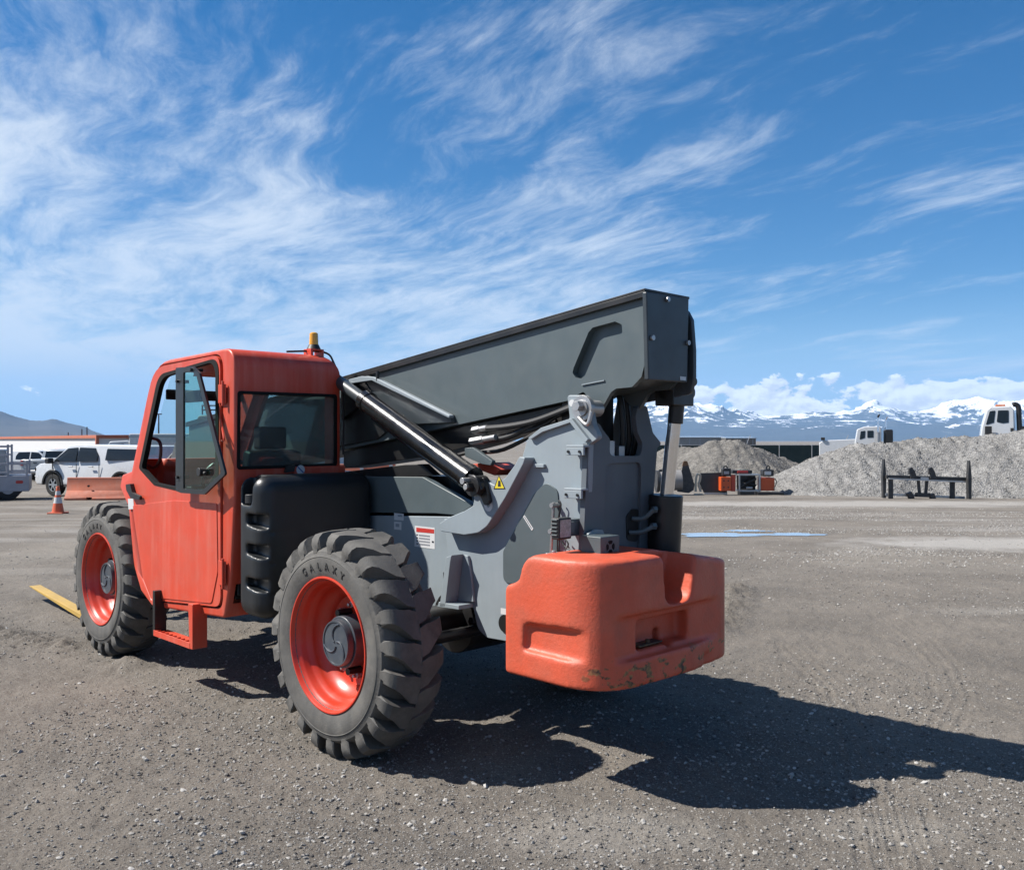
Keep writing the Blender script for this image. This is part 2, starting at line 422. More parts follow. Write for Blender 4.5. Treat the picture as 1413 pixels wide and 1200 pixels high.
# dark inset panel
b = MB(); b.prism(fillet(px([(694, 804), (694, 760), (737, 681), (753, 665), (769, 676), (771, 700), (771, 812), (716, 806)], .873), [.05, .04, .05, .06, .04, .02, 0, .03], 4), .873, .884, 'v')
b.build('access_panel', M['dgrey'], TH, .002)
# upper engine cover
b = MB(); b.prism(px([(498, 657), (583, 658), (653, 697), (632, 711), (600, 708), (498, 707)], .965), .965, 1.02, 'v')
b.build('engine_cover', M['dgrey'], TH, .005)
b = MB(); b.prism(px([(440, 710), (640, 713), (640, 812), (612, 826), (604, 838), (440, 838)], .96), .96, 1.02, 'v'); b.build('side_panel', M['grey'], TH, .005)
# standing step bracket low on the plate
b = MB(); b.prism(px([(616, 832), (623, 772), (628, 766), (635, 768), (640, 800), (643, 832)], .80), .86, .88, 'v')
b.prism(px([(613, 836), (622, 768), (630, 765), (628, 775), (621, 836)], .80), .76, .86, 'v')
b.prism(px([(610, 836), (612, 829), (640, 834), (640, 840)], .80), .76, .88, 'v')
b.build('bracket', M['grey'], TH, .004)
# small ledges with bolts
for (ax, ay) in ((781, 614), (778, 673)):
    u0, z0 = VP(ax, ay, .82); u1, z1 = VP(ax+24, ay+1, .82)
    b = MB(); b.box(u1, u0, .82, .879, z0-.012, z0); b.box(u1, u0, .82, .835, z0-.055, z0-.012)
    lg = b.build('ledge', M['grey'], TH, .003)
    b = MB()
    for k in (.15, .8): b.cyl((u0+(u1-u0)*k, .812, z0-.035), (u0+(u1-u0)*k, .819, z0-.035), .008, n=8)
    b.each('bolt', M['black'], lg)
b = MB(); u0, z0 = VP(736, 640, .86); b.box(u0-.08, u0, .86, .879, z0-.02, z0); b.build('tab', M['grey'], TH, .003)

# rear tower
ur = -1.20
tw = [(803, 800), (811, 612), (826, 605), (818, 590), (819, 586), (822, 584), (826, 584), (829, 587), (832, 593), (842, 606), (841, 629), (884, 629), (887, 612),
      (880, 597), (877, 575), (880, 560), (893, 560), (897, 580), (901, 597), (913, 612), (907, 618), (902, 682), (890, 800)]
tr = [0]+[0, .01, .04, .03, .02, .02, .03, .04, .03, .04, .04, .04, .04, .04, .03, .03, .03, .03, .02, .01, 0, 0]
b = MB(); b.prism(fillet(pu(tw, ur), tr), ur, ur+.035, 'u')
M['tower'] = mat('shade_toned_grey_paint', (.13, .15, .17), .5, var=.06, dirt=(.12, .11, .10), damt=.3)  # grey darkened so the colour itself carries shade on the rear face
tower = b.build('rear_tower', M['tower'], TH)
cb = MB(); cb.prism(fillet(pu([(833, 790), (836, 640), (885, 637), (882, 790)], ur), .05), ur-.02, ur+.018, 'u'); c = cb.build('cutter', M['grey'])
cut(tower, [c]); md = tower.modifiers.new('bevel', 'BEVEL'); md.width = .005; md.segments = 2; md.angle_limit = math.radians(40); md.harden_normals = True
b = MB(); b.prism(fillet([(-1.19, .7), (-1.19, 1.80), (-1.10, 1.88), (-1.13, 2.08), (-.95, 2.10), (-.90, 1.85), (-.45, 1.6), (.3, 1.5), (.3, .7)], .03), 1.45, 1.49, 'v')
b.build('side_plate', M['grey'], TH, .006)
b = MB(); b.box(-1.16, -.2, .925, 1.445, .75, 1.25); b.box(-.72, -.68, .925, 1.445, 1.25, 1.62)
b.cyl((-.96, .93, 1.5), (-.96, 1.44, 1.5), .05); b.build('cross_member', M['slate'], TH, .01)
b = MB(); b.box(-1.02, -.86, 1.035, 1.325, 1.62, 2.12); b.build('pivot_block', M['black'], TH, .01)
# boom pivot: boss, pin and white cap
pv = VP(795, 563, .84)
b = MB(); b.cyl((pv[0]-.03, .84, pv[1]), (pv[0]-.03, .99, pv[1]), .045, n=24); b.cyl((pv[0]-.03, .85, pv[1]), (pv[0]-.03, .879, pv[1]), .07, n=24)
b.cyl((pv[0]-.03, .80, pv[1]+.01), (pv[0]-.03, .84, pv[1]+.01), .028, n=6)
b.tube([(pv[0]-.01, .85, pv[1]-.05), (pv[0]-.08, .84, pv[1]-.09), (pv[0]-.10, .85, pv[1]-.02)], .012)
pin = b.build('pivot_pin', M['steel'], TH, .003)
q = VP(789, 556, .87); b = MB(); b.cyl((q[0], .868, q[1]), (q[0], .879, q[1]), .019, n=20); b.build('sticker', M['decalw'], TH)

# boom
TF, TR = VP(478, 522, 1.0), VP(888, 404, 1.0); BF, BR = VP(474, 620, 1.0), VP(782, 553, 1.0)
def ext(a, c, u): return (u, a[1]+(c[1]-a[1])*(u-a[0])/(c[0]-a[0]))
prof = [TR, VP(890, 500, 1), VP(885, 520, 1), VP(872, 534, 1), VP(850, 536, 1), VP(843, 541, 1), VP(827, 569, 1), VP(805, 540, 1), BR, ext(BF, BR, 3.9), ext(TF, TR, 3.9)]
b = MB(); b.prism(fillet(prof, [.012, .0, .02, .03, .03, .04, .012, .02, .05, .02, .02]), 1.0, 1.36, 'v')
boom = b.build('boom', M['dgrey'], TH)
def CX(x, y): return (680+x/4.284, 380+y/4.284)
slot = [CX(470, 575), CX(478, 545), CX(566, 335), CX(590, 308), CX(722, 272), CX(762, 290), CX(766, 342), CX(655, 370), CX(632, 388), CX(545, 590), CX(520, 610), CX(490, 604)]
cb = MB(); cb.prism(fillet(px(slot, 1.0), .012, 3), .98, 1.045, 'v'); c1 = cb.build('cutter', M['black'])
lowp = [VP(790, 549, 1), VP(884, 521, 1), (-1.7, 1.9), (-1.7, 1.5), (-.8, 1.5)]
cb = MB(); cb.prism(lowp, 1.03, 1.33, 'v'); c2 = cb.build('cutter', M['black'])
cut(boom, [c1, c2]); md = boom.modifiers.new('bevel', 'BEVEL'); md.width = .006; md.segments = 2; md.angle_limit = math.radians(50); md.harden_normals = True
b = MB(); t0, t1 = ext(TF, TR, -1.51), ext(TF, TR, 3.92)
b.prism([(t0[0], t0[1]+.002), (t0[0], t0[1]+.016), (t1[0], t1[1]+.016), (t1[0], t1[1]+.002)], .975, 1.385, 'v')
b.prism([(t0[0]+.0, t0[1]-.03), (t0[0], t0[1]+.002), (t1[0], t1[1]+.002), (t1[0], t1[1]-.03)], .975, .987, 'v')
b.build('top_strip', M['black'], boom, .003)
b = MB(); b.prism([VP(802, 530, .99), VP(833, 524, .99), VP(833, 525.5, .99), VP(802, 531.5, .99)], .992, 1.002, 'v'); b.build('weld_seam', M['grey'], boom)
# rear cover of the boom
e = [(892, 402), (951, 412), (949, 528), (895, 524)]
b = MB(); b.prism(pu(e, -1.535), -1.535, -1.505, 'u'); endc = b.build('end_cover', M['slate'], TH, .008)
b = MB()
for (x_, y_) in ((921, 413), (900, 466), (949, 473)):
    v_, z_ = UP(x_, y_, -1.54); b.cyl((-1.537, v_, z_), (-1.55, v_, z_), .014, n=10)
b.each('bolt', M['steel'], endc)
b = MB(); b.prism(pu([(939, 519), (947, 520), (947, 525), (939, 524)], -1.54), -1.5375, -1.5365, 'u'); b.build('sticker', M['decalw'], endc)
b = MB(); b.prism(fillet([(-1.50, 2.53), (-1.535, 2.47), (-1.55, 2.30), (-1.55, 2.15), (-1.53, 2.06), (-1.2, 2.02), (-1.0, 2.1), (-1.0, 2.5)], .03), 1.365, 1.395, 'v')
b.cyl((-1.51, 1.39, 2.13), (-1.51, 1.42, 2.13), .03); b.build('boom_side_plate', M['slate'], TH, .006)
# hose carrier under the boom
b = MB(); b.prism(px([(474, 623), (630, 590), (782, 557), (775, 575), (715, 592), (660, 612), (600, 628), (474, 646)], 1.05), 1.05, 1.30, 'v')
b.prism(px([(474, 651), (560, 641), (583, 640), (600, 656), (474, 660)], 1.0), .99, 1.06, 'v')
b.prism([(.2, 1.3), (.2, 1.56), (3.4, 1.56), (3.4, 1.2)], 1.10, 1.30, 'v')
b.build('hose_tray', M['black'], TH, .004)
for k, pts in enumerate([[(672, 591), (700, 588), (735, 580), (785, 560)], [(668, 608), (700, 602), (735, 583), (790, 556)], [(700, 600), (740, 590), (770, 570), (800, 560)],
                         [(600, 640), (640, 625), (690, 620), (760, 580)]]):
    b = MB(); vv = .95+.02*k; b.tube([(VP(x_, y_, vv)[0], vv+(.05*i/3), VP(x_, y_, vv)[1]) for i, (x_, y_) in enumerate(pts)], .019 if k < 2 else .013)
    b.build('hose', M['plast'], TH)
for (x0, y0, x1, y1) in ((653, 594, 672, 590), (650, 609, 684, 603)):
    b = MB(); a0 = VP(x0, y0, .95); a1 = VP(x1, y1, .95); mid = ((a0[0]+a1[0])/2, (a0[1]+a1[1])/2)
    b.cyl((a0[0], .95, a0[1]), (mid[0], .95, mid[1]), .024, n=6); b.cyl((mid[0], .95, mid[1]), (a1[0], .95, a1[1]), .018, n=10)
    b.cyl((a0[0], .95, a0[1]), (a0[0], 1.06, a0[1]), .02, n=10); b.build('hose_fitting', M['steel'], TH, .002)
b = MB(); b.prism(fillet(px([(644, 618), (655, 617), (683, 636), (680, 642), (668, 640), (645, 630)], .95), .01), .93, .96, 'v'); b.build('bracket', M['dgrey'], TH, .003)
b = MB(); b.prism(px([(650, 640), (672, 638), (690, 648), (682, 656), (655, 646)], 1.0), 1.0, 1.2, 'v'); b.build('red_bracket', M['red'], TH, .004)
b = MB()
for k, dx in enumerate((0, 9, 18)):
    v_, z_ = UP(850+dx, 560, -1.05); b.tube([(-1.05, v_, z_+.12), (-1.10, v_-.02, z_), (-1.09, v_, z_-.25), (-.95, v_+.02, z_-.5)], .016)
b.build('hose', M['plast'], TH)
b = MB(); b.box(-1.16, -1.10, 1.10, 1.16, 1.68, 1.80); b.box(-1.16, -1.10, 1.20, 1.25, 1.68, 1.77); b.each('valve_block', M['steel'], TH, .004)
# guide bracket beside the boom
b = MB(); b.prism(px([(497, 522), (506, 518), (517, 521), (621, 572), (623, 583), (574, 585), (520, 556), (497, 536)], .96), .96, .998, 'v')
b.build('bracket_web', M['slate'], TH, .004)
b = MB()
b.prism(px([(480, 524), (500, 519), (517, 520), (622, 573), (621, 577), (514, 525), (480, 530)], .92), .91, .95, 'v')
b.build('boom_bracket', M['grey'], TH, .005)
b = MB(); q = VP(521, 526, .92); b.cyl((q[0], .92, q[1]), (q[0], .92, q[1]+.07), .012, n=8); b.build('bolt', M['black'], TH)
# cylinder beside the boom
A = VP(661, 670, .78); Bq = VP(503, 553, .86); Cq = VP(476, 534, .88)
a3 = Vector((A[0], .80, A[1])); b3 = Vector((Bq[0], .87, Bq[1])); c3 = Vector((Cq[0], .89, Cq[1])); ax = (b3-a3).normalized()
b = MB(); b.cyl(tuple(a3+ax*.09), tuple(b3), .071, n=32); b.cyl(tuple(a3+ax*.085), tuple(a3+ax*.15), .078, n=32); b.cyl(tuple(b3-ax*.05), tuple(b3+ax*.01), .077, n=32)
lc = b.build('lift_cylinder', M['gloss'], TH, .003)
b = MB(); o_ = Vector((0, .0, -.085)); b.tube([tuple(a3+ax*.2+o_), tuple(a3+ax*.5+o_*1.05), tuple(b3-ax*.1+o_)], .012); b.build('hydraulic_line', M['gloss'], lc)
b = MB(); b.cyl(tuple(b3), tuple(c3+ax*.25), .045, n=24); b.build('piston_rod', M['slate'], lc)
b = MB(); b.cyl((A[0], .72, A[1]), (A[0], .82, A[1]), .062, n=24); b.cyl((A[0]+.005, .68, A[1]-.005), (A[0]+.005, .725, A[1]-.005), .03, n=6)
b.prism(fillet([(A[0]+.05, A[1]+.05), (A[0]-.05, A[1]+.05), (A[0]-.10, A[1]-.09), (A[0]-.06, A[1]-.12)], .02), .77, .797, 'v')
b.tube([(A[0]+.04, .74, A[1]+.06), (A[0]-.03, .73, A[1]+.05), (A[0]-.07, .74, A[1]-.02)], .009)
b.build('cylinder_pin', M['black'], lc, .003)
b = MB(); b.cyl((A[0]+.03, .67, A[1]+.03), (A[0]+.03, .73, A[1]+.03), .02, n=12); b.cyl((A[0]+.004, .672, A[1]-.004), (A[0]+.004, .680, A[1]-.004), .018, n=16); b.build('grease_cap', M['steel'], lc, .002)
# black clutter behind the cab where the cylinder meets the boom
b = MB(); b.prism(px([(470, 523), (500, 522), (512, 540), (500, 556), (470, 580)], .95), .95, .995, 'v')
b.prism(px([(455, 560), (500, 556), (540, 590), (520, 606), (455, 618)], .98), .98, .996, 'v'); b.build('cylinder_mount', M['black'], TH, .004)
# rear cylinder on the centre line
b = MB(); b.cyl((-1.25, 1.49, 1.05), (-1.275, 1.49, 1.485), .098, n=36); rb = b.build('tilt_cylinder', M['black'], TH, .008)
b = MB(); b.cyl((-1.275, 1.49, 1.45), (-1.345, 1.49, 2.02), .040, n=28); b.build('chrome_rod', M['chrome'], rb)
b = MB(); b.cyl((-1.338, 1.49, 1.90), (-1.352, 1.49, 2.04), .045, n=24); b.box(-1.42, -1.29, 1.36, 1.56, 2.00, 2.11); b.cyl((-1.355, 1.36, 2.08), (-1.355, 1.60, 2.08), .05); b.build('clevis', M['black'], rb, .006)
for (x0, y0, x1, y1) in ((878, 716, 902, 703), (874, 735, 901, 726)):
    v0, z0 = UP(x0, y0, -1.22); v1, z1 = UP(x1, y1, -1.30); b = MB(); b.tube([(-1.19, v0, z0), (-1.25, (v0+v1)/2, z0+.005), (-1.30, v1, z1)], .014)
    b.cyl((-1.29, v1, z1), (-1.30, v1+.025, z1), .02, n=6); b.build('hose', M['dgrey'], TH)
b = MB(); b.prism(fillet(pu([(865, 745), (864, 712), (872, 702), (882, 702), (880, 748)], -1.186), .03), -1.187, -1.182, 'u'); b.build('port_hole', M['plast'], TH)
# box with a vent on the tower
v0, z0 = UP(829, 741, -1.36); v1, z1 = UP(855, 767, -1.36)
b = MB(); b.box(-1.36, -1.22, v0, v1, z1, z0); bx_ = b.build('vent_box', M['dgrey'], TH, .005)
b = MB(); vc, zc_ = (v0+v1)/2, (z0+z1)/2; r_ = .034
for k in range(4):
    a0 = math.radians(90*k-32); a1 = math.radians(90*k+32)
    pts = [(vc+math.cos(a0+(a1-a0)*t)*r_, zc_+math.sin(a0+(a1-a0)*t)*r_) for t in (0, .33, .66, 1)]+[(vc+math.cos(a1)*r_*.5, zc_+math.sin(a1)*r_*.5), (vc+math.cos(a0)*r_*.5, zc_+math.sin(a0)*r_*.5)]
    b.prism(pts, -1.3625, -1.3605, 'u')
b.build('vent_slot', M['gasket'], bx_)
b = MB(); b.prism(fillet(pu([(812, 742), (812, 736), (822, 730), (832, 731), (836, 742)], -1.225), .01), -1.225, -1.21, 'u'); b.build('bracket', M['grey'], TH, .002)
# work lamp, its pipe and wires
v0, z0 = UP(771, 715, -1.2); v1, z1 = UP(789, 743, -1.2)
b = MB(); b.box(-1.2, -1.145, v0, v1, z1, z0); wl = b.build('work_lamp', M['plast'], TH, .008, 3)
b = MB(); b.prism(fillet([(v0+.010, z1+.012), (v1-.010, z1+.012), (v1-.010, z0-.010), (v0+.010, z0-.010)], .006), -1.2025, -1.1995, 'u'); b.build('lens', M['lens'], wl)
b = MB()
for k in range(5): b.box(-1.19, -1.15, v0-.006, v0, z1+.02+k*.02, z1+.027+k*.02)
b.box(-1.18, -1.12, v1, v1+.045, (z0+z1)/2-.03, (z0+z1)/2+.03); b.box(-1.16, -1.10, v1+.03, .88, (z0+z1)/2-.05, (z0+z1)/2+.04)
b.each('lamp_mount', M['dgrey'], wl, .002)
b = MB(); q0 = VP(764, 693, .84); q1 = VP(759, 772, .84); b.tube([(q0[0], .84, q0[1]), (q1[0], .84, q1[1]-.05)], .009, 8)
for t in (.05, .5): b.cyl((q0[0]+(q1[0]-q0[0])*t, .82, q0[1]+(q1[1]-q0[1])*t), (q0[0]+(q1[0]-q0[0])*t, .879, q0[1]+(q1[1]-q0[1])*t), .014, n=8)
b.build('guard_pipe', M['steel'], TH)
for pts in ([(774, 743), (778, 752), (790, 760), (802, 763)], [(779, 743), (784, 750), (781, 757), (777, 748)], [(771, 690), (774, 697), (770, 720), (769, 765)], [(773, 760), (776, 768), (792, 766)]):
    b = MB(); b.tube([(VP(x_, y_, .85)[0], .85, VP(x_, y_, .85)[1]) for x_, y_ in pts], .0045, 6); b.build('wire', M['plast'], TH)

# counterweight: a cast block, softened all over
cwp = fillet([(-.93, .50), (-.93, 1.75), (-1.56, 1.75), (-1.635, 1.25), (-1.62, .50)], [.03, .03, .20, .3, .30], 9)
b = MB(); b.prism(cwp, .45, 1.21, 'z'); cw = b.build('counterweight', M['salmon'], TH)
md = cw.modifiers.new('bevel', 'BEVEL'); md.width = .13; md.segments = 6; md.limit_method = 'ANGLE'; md.angle_limit = math.radians(50)
apply_mods(cw)
md = cw.modifiers.new('r', 'REMESH'); md.mode = 'VOXEL'; md.voxel_size = .02
apply_mods(cw)
cs = []
def cutbox(*a):
    q = MB(); q.box(*a); cs.append(q.build('cutter', M['salmon'])); return cs[-1]
cutbox(-2, -.5, 0, 2.3, .3, .565)
q = MB(); q.prism(fillet([(-1.06, 1.5), (-1.06, 1.045), (-.7, 1.045), (-.7, 1.5)], [0, .09, 0, 0]), .3, 2.1, 'v'); cs.append(q.build('cutter', M['salmon']))
ar = [(1.59+.17*math.sin(math.radians(a)), 1.045+.17*math.cos(math.radians(a))) for a in range(0, 91, 9)]
q = MB(); q.prism([(1.59, 1.5)]+ar+[(2.1, 1.045), (2.1, 1.5)], -1.9, -.8, 'u'); cs.append(q.build('cutter', M['salmon']))
ar = [(-1.20+.15*math.cos(math.radians(a)), 1.07+.15*math.sin(math.radians(a))) for a in range(0, 91, 9)]
q = MB(); q.prism([(-1.03, 1.07)]+ar+[(-1.20, 1.5), (-1.03, 1.5)], .3, 2.1, 'v'); cs.append(q.build('cutter', M['salmon']))
ar = [(-1.00+.08*math.cos(math.radians(a)), .965+.08*math.sin(math.radians(a))) for a in range(0, 91, 9)]
q = MB(); q.prism([(-.80, .965)]+ar+[(-1.00, 1.3), (-.80, 1.3)], .3, 2.1, 'v'); cs.append(q.build('cutter', M['salmon']))                                       # step down at the front
q = MB(); q.prism(fillet([(1.00, .945), (.96, 1.4), (1.30, 1.4), (1.21, .945)], [.08, 0, 0, .08]), -1.9, -1.43, 'u'); cs.append(q.build('cutter', M['salmon']))   # notch of the cylinder
g0 = [VP(718, 893, .5), VP(718, 866, .5), VP(728, 859, .5), VP(775, 868, .5), VP(832, 884, .5), VP(832, 900, .5), VP(800, 887, .5), VP(735, 871, .5), VP(728, 893, .5)]
# lower band set back, between the slot line and the lip
q = MB(); q.prism([VP(721, 892, .5), VP(722, 862, .5), VP(730, 860, .5), VP(775, 867, .5), VP(800, 872, .5), (-1.8, VP(835, 878, .5)[1]), (-1.8, .70), VP(835, 925, .5), VP(721, 897, .5)], .40, .535, 'v'); cs.append(q.build('cutter', M['salmon']))
q = MB(); q.prism(fillet([VP(728, 896, .5), VP(729, 873, .5), VP(737, 868, .5), VP(775, 877, .5), VP(803, 888, .5), (-1.62, .86)], .02), .40, .545, 'v')
q = MB(); q.box(-1.9, -1.585, .30, 2.1, .705, .925); cs.append(q.build('cutter', M['salmon']))
v0 = UP(882, 880, -1.60)[0]; v1 = UP(953, 880, -1.60)[0]
cutbox(-1.9, -1.50, v0, v1, .735, .885)
cutbox(-1.9, -1.45, v0+.25, v1-.15, .715, .80)
cutbox(-1.9, -1.60, 1.36, 1.75, .55, .64)
q = MB(); q.cyl((-1.255, 1.49, 1.02), (-1.255, 1.49, 1.5), .135, n=32); cs.append(q.build('cutter', M['salmon']))
cut(cw, cs)
md = cw.modifiers.new('r', 'REMESH'); md.mode = 'VOXEL'; md.voxel_size = .011
md = cw.modifiers.new('s', 'SMOOTH'); md.factor = .5; md.iterations = 9
apply_mods(cw, 80)
def zcw(o):
    for v in o.data.vertices:
        x, y, z = v.co
        if z > .95: v.co.z -= min(1, max(0, (-y-1.15)/.5))*(z-.95)*.32
    for v in o.data.vertices:
        x, y, z = v.co
        if z < .8: v.co.z += .03*(1-min(1, max(0, (z-.59)/.2)))*max(0, (x+1.35)/-.3)*0
zcw(cw)
b = MB(); b.box(-1.57, -1.50, v0+.04, v0+.24, .742, .752); b.cyl((-1.545, v0+.14, .73), (-1.545, v0+.14, .77), .012); b.build('tow_hitch', M['rust'], cw, .004)
b = MB(); q = UP(793, 774, -1.22); b.box(-1.19, -1.12, .63, .72, 1.193, 1.206); b.cyl((-1.15, .66, 1.20), (-1.15, .66, 1.22), .012, n=8); b.build('mounting_plate', M['steel'], cw, .002)

# ------------------------------------------------------------------ cab
L0 = .05
cabp = [(1.32, .60), (1.23, .90), (1.18, 1.45), (1.18, 2.425), VP(212, 500, L0), VP(181, 650, L0), VP(168, 655, L0), VP(165, 672, L0), VP(177, 700, L0), VP(184, 780, L0), VP(194, 815, L0), VP(209, 836, L0)]
b = MB(); b.prism(fillet(cabp, [.05, .1, .05, .13, .45, .0, .03, .03, .02, .03, .03, .06], 6), L0, .89, 'v')
cab = b.build('cab', M['red'], TH)
md = cab.modifiers.new('bevel', 'BEVEL'); md.width = .085; md.segments = 5; md.limit_method = 'ANGLE'; md.angle_limit = math.radians(55); md.harden_normals = True
apply_mods(cab, 45)
cs = []
arc = [(.70+.19*math.sin(math.radians(a)), 2.235+.19*math.cos(math.radians(a))) for a in range(0, 91, 9)]
q = MB(); q.prism([(.70, 2.6)]+[(.69, 2.426)]+arc[1:]+[(.90, 2.2), (1.1, 2.2), (1.1, 2.6)], .9, 3.2, 'u'); cs.append(q.build('cutter', M['red']))
inn = [(1.25, .70), (1.25, 2.30), VP(231, 516, L0), VP(192, 650, L0), VP(196, 780, L0), VP(214, 820, L0)]
q = MB(); q.prism(fillet(inn, .05), L0+.05, .85, 'v'); cs.append(q.build('cutter', M['red']))
door_o = [(211, 505), (308, 486.5), (308, 840), (209, 829), (196, 797), (182, 695), (180, 668), (191, 625)]
q = MB(); q.prism(fillet(px(door_o, L0), [.31, .12, .10, .08, .05, .02, .02, 0], 8), L0-.1, L0+.2, 'v'); cs.append(q.build('cutter', M['red']))
rw = [(330, 541), (463, 546), (463, 641), (329, 646)]
q = MB(); q.prism(fillet(pu(rw, 1.18), .02), 1.1, 1.4, 'u'); cs.append(q.build('cutter', M['red']))
q = MB(); q.prism(fillet([(1.33, 1.5), (1.33, 2.28), VP(236, 522, L0), VP(202, 646, L0), VP(207, 690, L0)], .05), .6, 1.1, 'v'); cs.append(q.build('cutter', M['red']))
f0 = VP(217, 508, L0); f1 = VP(185, 640, L0)
q = MB(); q.prism([(f0[0]-.2, f0[1]-.03), (f0[0]+.3, f0[1]), (f1[0]+.4, f1[1]+.04), (f1[0]-.2, f1[1]+.04)], .14, .80, 'v'); cs.append(q.build('cutter', M['red']))
cut(cab, cs, 40)
# dark interior lining
b = MB(); b.box(1.30, 2.45, .12, .84, .72, .75); b.box(1.262, 1.28, .12, .84, .75, 1.48); b.box(2.30, 2.62, .14, .82, .75, 1.30); b.box(2.25, 2.60, .25, .70, 1.30, 1.45)
b.build('cab_interior', M['plast'], cab, .01)
b = MB(); b.box(1.50, 1.98, .24, .70, 1.05, 1.18); b.prism(fillet([(1.42, 1.15), (1.36, 1.72), (1.46, 1.74), (1.56, 1.18)], .03), .26, .68, 'v'); b.box(1.55, 1.9, .3, .62, .75, 1.05)
b.box(1.40, 1.50, .36, .58, 1.74, 1.90); b.build('seat', M['seat'], cab, .03, 3)
b = MB(); cx, cz = 2.13, 1.52; pts = []
for k in range(25):
    a = 2*math.pi*k/24; pts.append((cx+math.cos(a)*.08, .47+math.sin(a)*.18, cz-math.cos(a)*.14))
b.tube(pts, .014, 8, 1); b.tube([(2.13, .47, 1.52), (2.35, .47, 1.20)], .03); b.tube([(2.13, .30, 1.52), (2.13, .64, 1.52)], .012); b.build('steering_wheel', M['plast'], cab)
g = [VP(207, 604, .14), VP(218, 607, .14), VP(222, 617, .14), VP(220, 636, .14), VP(212, 645, .14), VP(203, 642, .14)]
b = MB(); b.tube([(p[0], .14, p[1]) for p in g], .013, 8); b.build('grab_handle', mat('dark_red_paint', (.10, .012, .010), .45), cab)
b = MB(); m0 = VP(228, 530, .16); m1 = VP(300, 535, .5); b.box(m1[0]-.1, m0[0], .30, .34, 2.10, 2.19); b.box(m0[0]-.03, m0[0], .16, .84, 2.12, 2.20); b.build('interior_mirror', M['plast'], cab, .01)
b = MB(); b.prism(px([(286, 662), (300, 655), (302, 590), (307, 590), (307, 672)], .12), .115, .125, 'v'); b.build('inner_trim', M['red'], cab)
# glazing
b = MB(); b.prism(fillet(pu([(331, 542), (462, 547), (462, 640), (330, 645)], 1.19), .02), 1.188, 1.193, 'u'); b.build('rear_window', M['smoke2'], cab)
def ring(outer, hole, h0, h1, axis, name, m, parent, bv=.002):
    q = MB(); q.prism(outer, h0, h1, axis, holes=[hole]); return q.build(name, m, parent, bv)
ring(fillet(pu([(328, 539), (465, 544), (465, 643), (327, 648)], 1.176), .025), fillet(pu([(332, 543.5), (461, 548), (461, 639), (331, 643.5)], 1.176), .02), 1.172, 1.186, 'u', 'window_seal', M['gasket'], cab)
b = MB(); b.prism(fillet([(1.34, 1.51), (1.34, 2.27), VP(237, 523, L0), VP(203, 646, L0), VP(208, 690, L0)], .05), .866, .87, 'v'); b.build('side_window', M['clear'], cab)
b = MB(); b.prism([(f0[0]-.03, f0[1]-.04), (f0[0]-.025, f0[1]-.04), (f1[0]-.025, f1[1]+.05), (f1[0]-.03, f1[1]+.05)], .15, .79, 'v'); b.build('windshield', M['clear'], cab)
# bits on the rear wall and roof
b = MB(); b.box(1.155, 1.178, UP(405, 650, 1.17)[0], UP(475, 650, 1.17)[0], UP(440, 660, 1.17)[1], UP(440, 643, 1.17)[1]); b.build('rear_ledge', M['red'], cab, .004)
vv, zz = UP(415, 648, 1.15)
b = MB(); b.cyl((1.1535, vv, zz), (1.1515, vv, zz), .033, n=28); st = b.build('sticker', M['decalw'], cab)
b = MB(); b.prism([(vv-.026, zz+.018), (vv-.020, zz+.024), (vv+.026, zz-.018), (vv+.020, zz-.024)], 1.1513, 1.1505, 'u'); b.build('no_entry_bar', M['blue'], cab)
b = MB(); b.prism(fillet(pu([(392, 652), (404, 650), (406, 641), (394, 643)], 1.17), .003), 1.15, 1.178, 'u'); b.build('latch', M['plast'], cab)
bp = UP(433, 487, 1.32)
b = MB(); b.box(1.27, 1.37, bp[0]-.055, bp[0]-.035, 2.40, 2.46); b.box(1.27, 1.37, bp[0]+.035, bp[0]+.055, 2.38, 2.46); b.box(1.27, 1.37, bp[0]-.055, bp[0]+.055, 2.455, 2.467); b.build('beacon_bracket', M['red'], cab, .003)
b = MB(); b.cyl((1.32, bp[0], 2.468), (1.32, bp[0], 2.50), .052, .036, n=24); bb = b.build('beacon_base', M['plast'], cab, .002)
b = MB(); b.cyl((1.32, bp[0], 2.50), (1.32, bp[0], 2.582), .034, .030, n=24); b.cyl((1.32, bp[0], 2.582), (1.32, bp[0], 2.59), .030, .020, n=24); b.build('beacon_lens', M['amber'], cab, .002)
b = MB(); b.tube([(1.36, bp[0]-.2, 2.44), (1.30, bp[0]+.07, 2.45), (1.22, .86, 2.36), (1.172, .90, 2.15), (1.17, .905, 1.7)], .008, 6); b.build('wire', M['plast'], cab)
b = MB(); b.box(1.6, 1.75, .6, .7, 2.425, 2.45); b.build('antenna_base', M['plast'], cab, .004)

# ------------------------------------------------------------------ door
win = [(194, 646), (215, 669), (244, 676), (287, 679), (304, 656), (304.5, 493), (221, 517)]
wr = [.03, .05, .05, .04, .03, .11, .20]
dr = [.30, .11, .09, .07, .05, .02, .02, 0]
q = MB(); din = [(213, 507.5), (306, 489), (306.5, 837), (211, 827), (199, 796), (184, 694), (182, 668), (193, 625)]
q.prism(fillet(px(din, L0), dr), L0-.012, L0+.03, 'v', holes=[fillet(px(win, L0), wr, 8)])
door = q.build('door', M['red'], TH, .006, 3)
ring(fillet(px(win, L0), wr, 8), fillet(px([(198, 645), (217, 666), (245, 672), (285, 675), (300, 653), (300, 498), (225, 521)], L0), wr, 8), L0-.016, L0+.02, 'v', 'window_seal', M['gasket'], door)
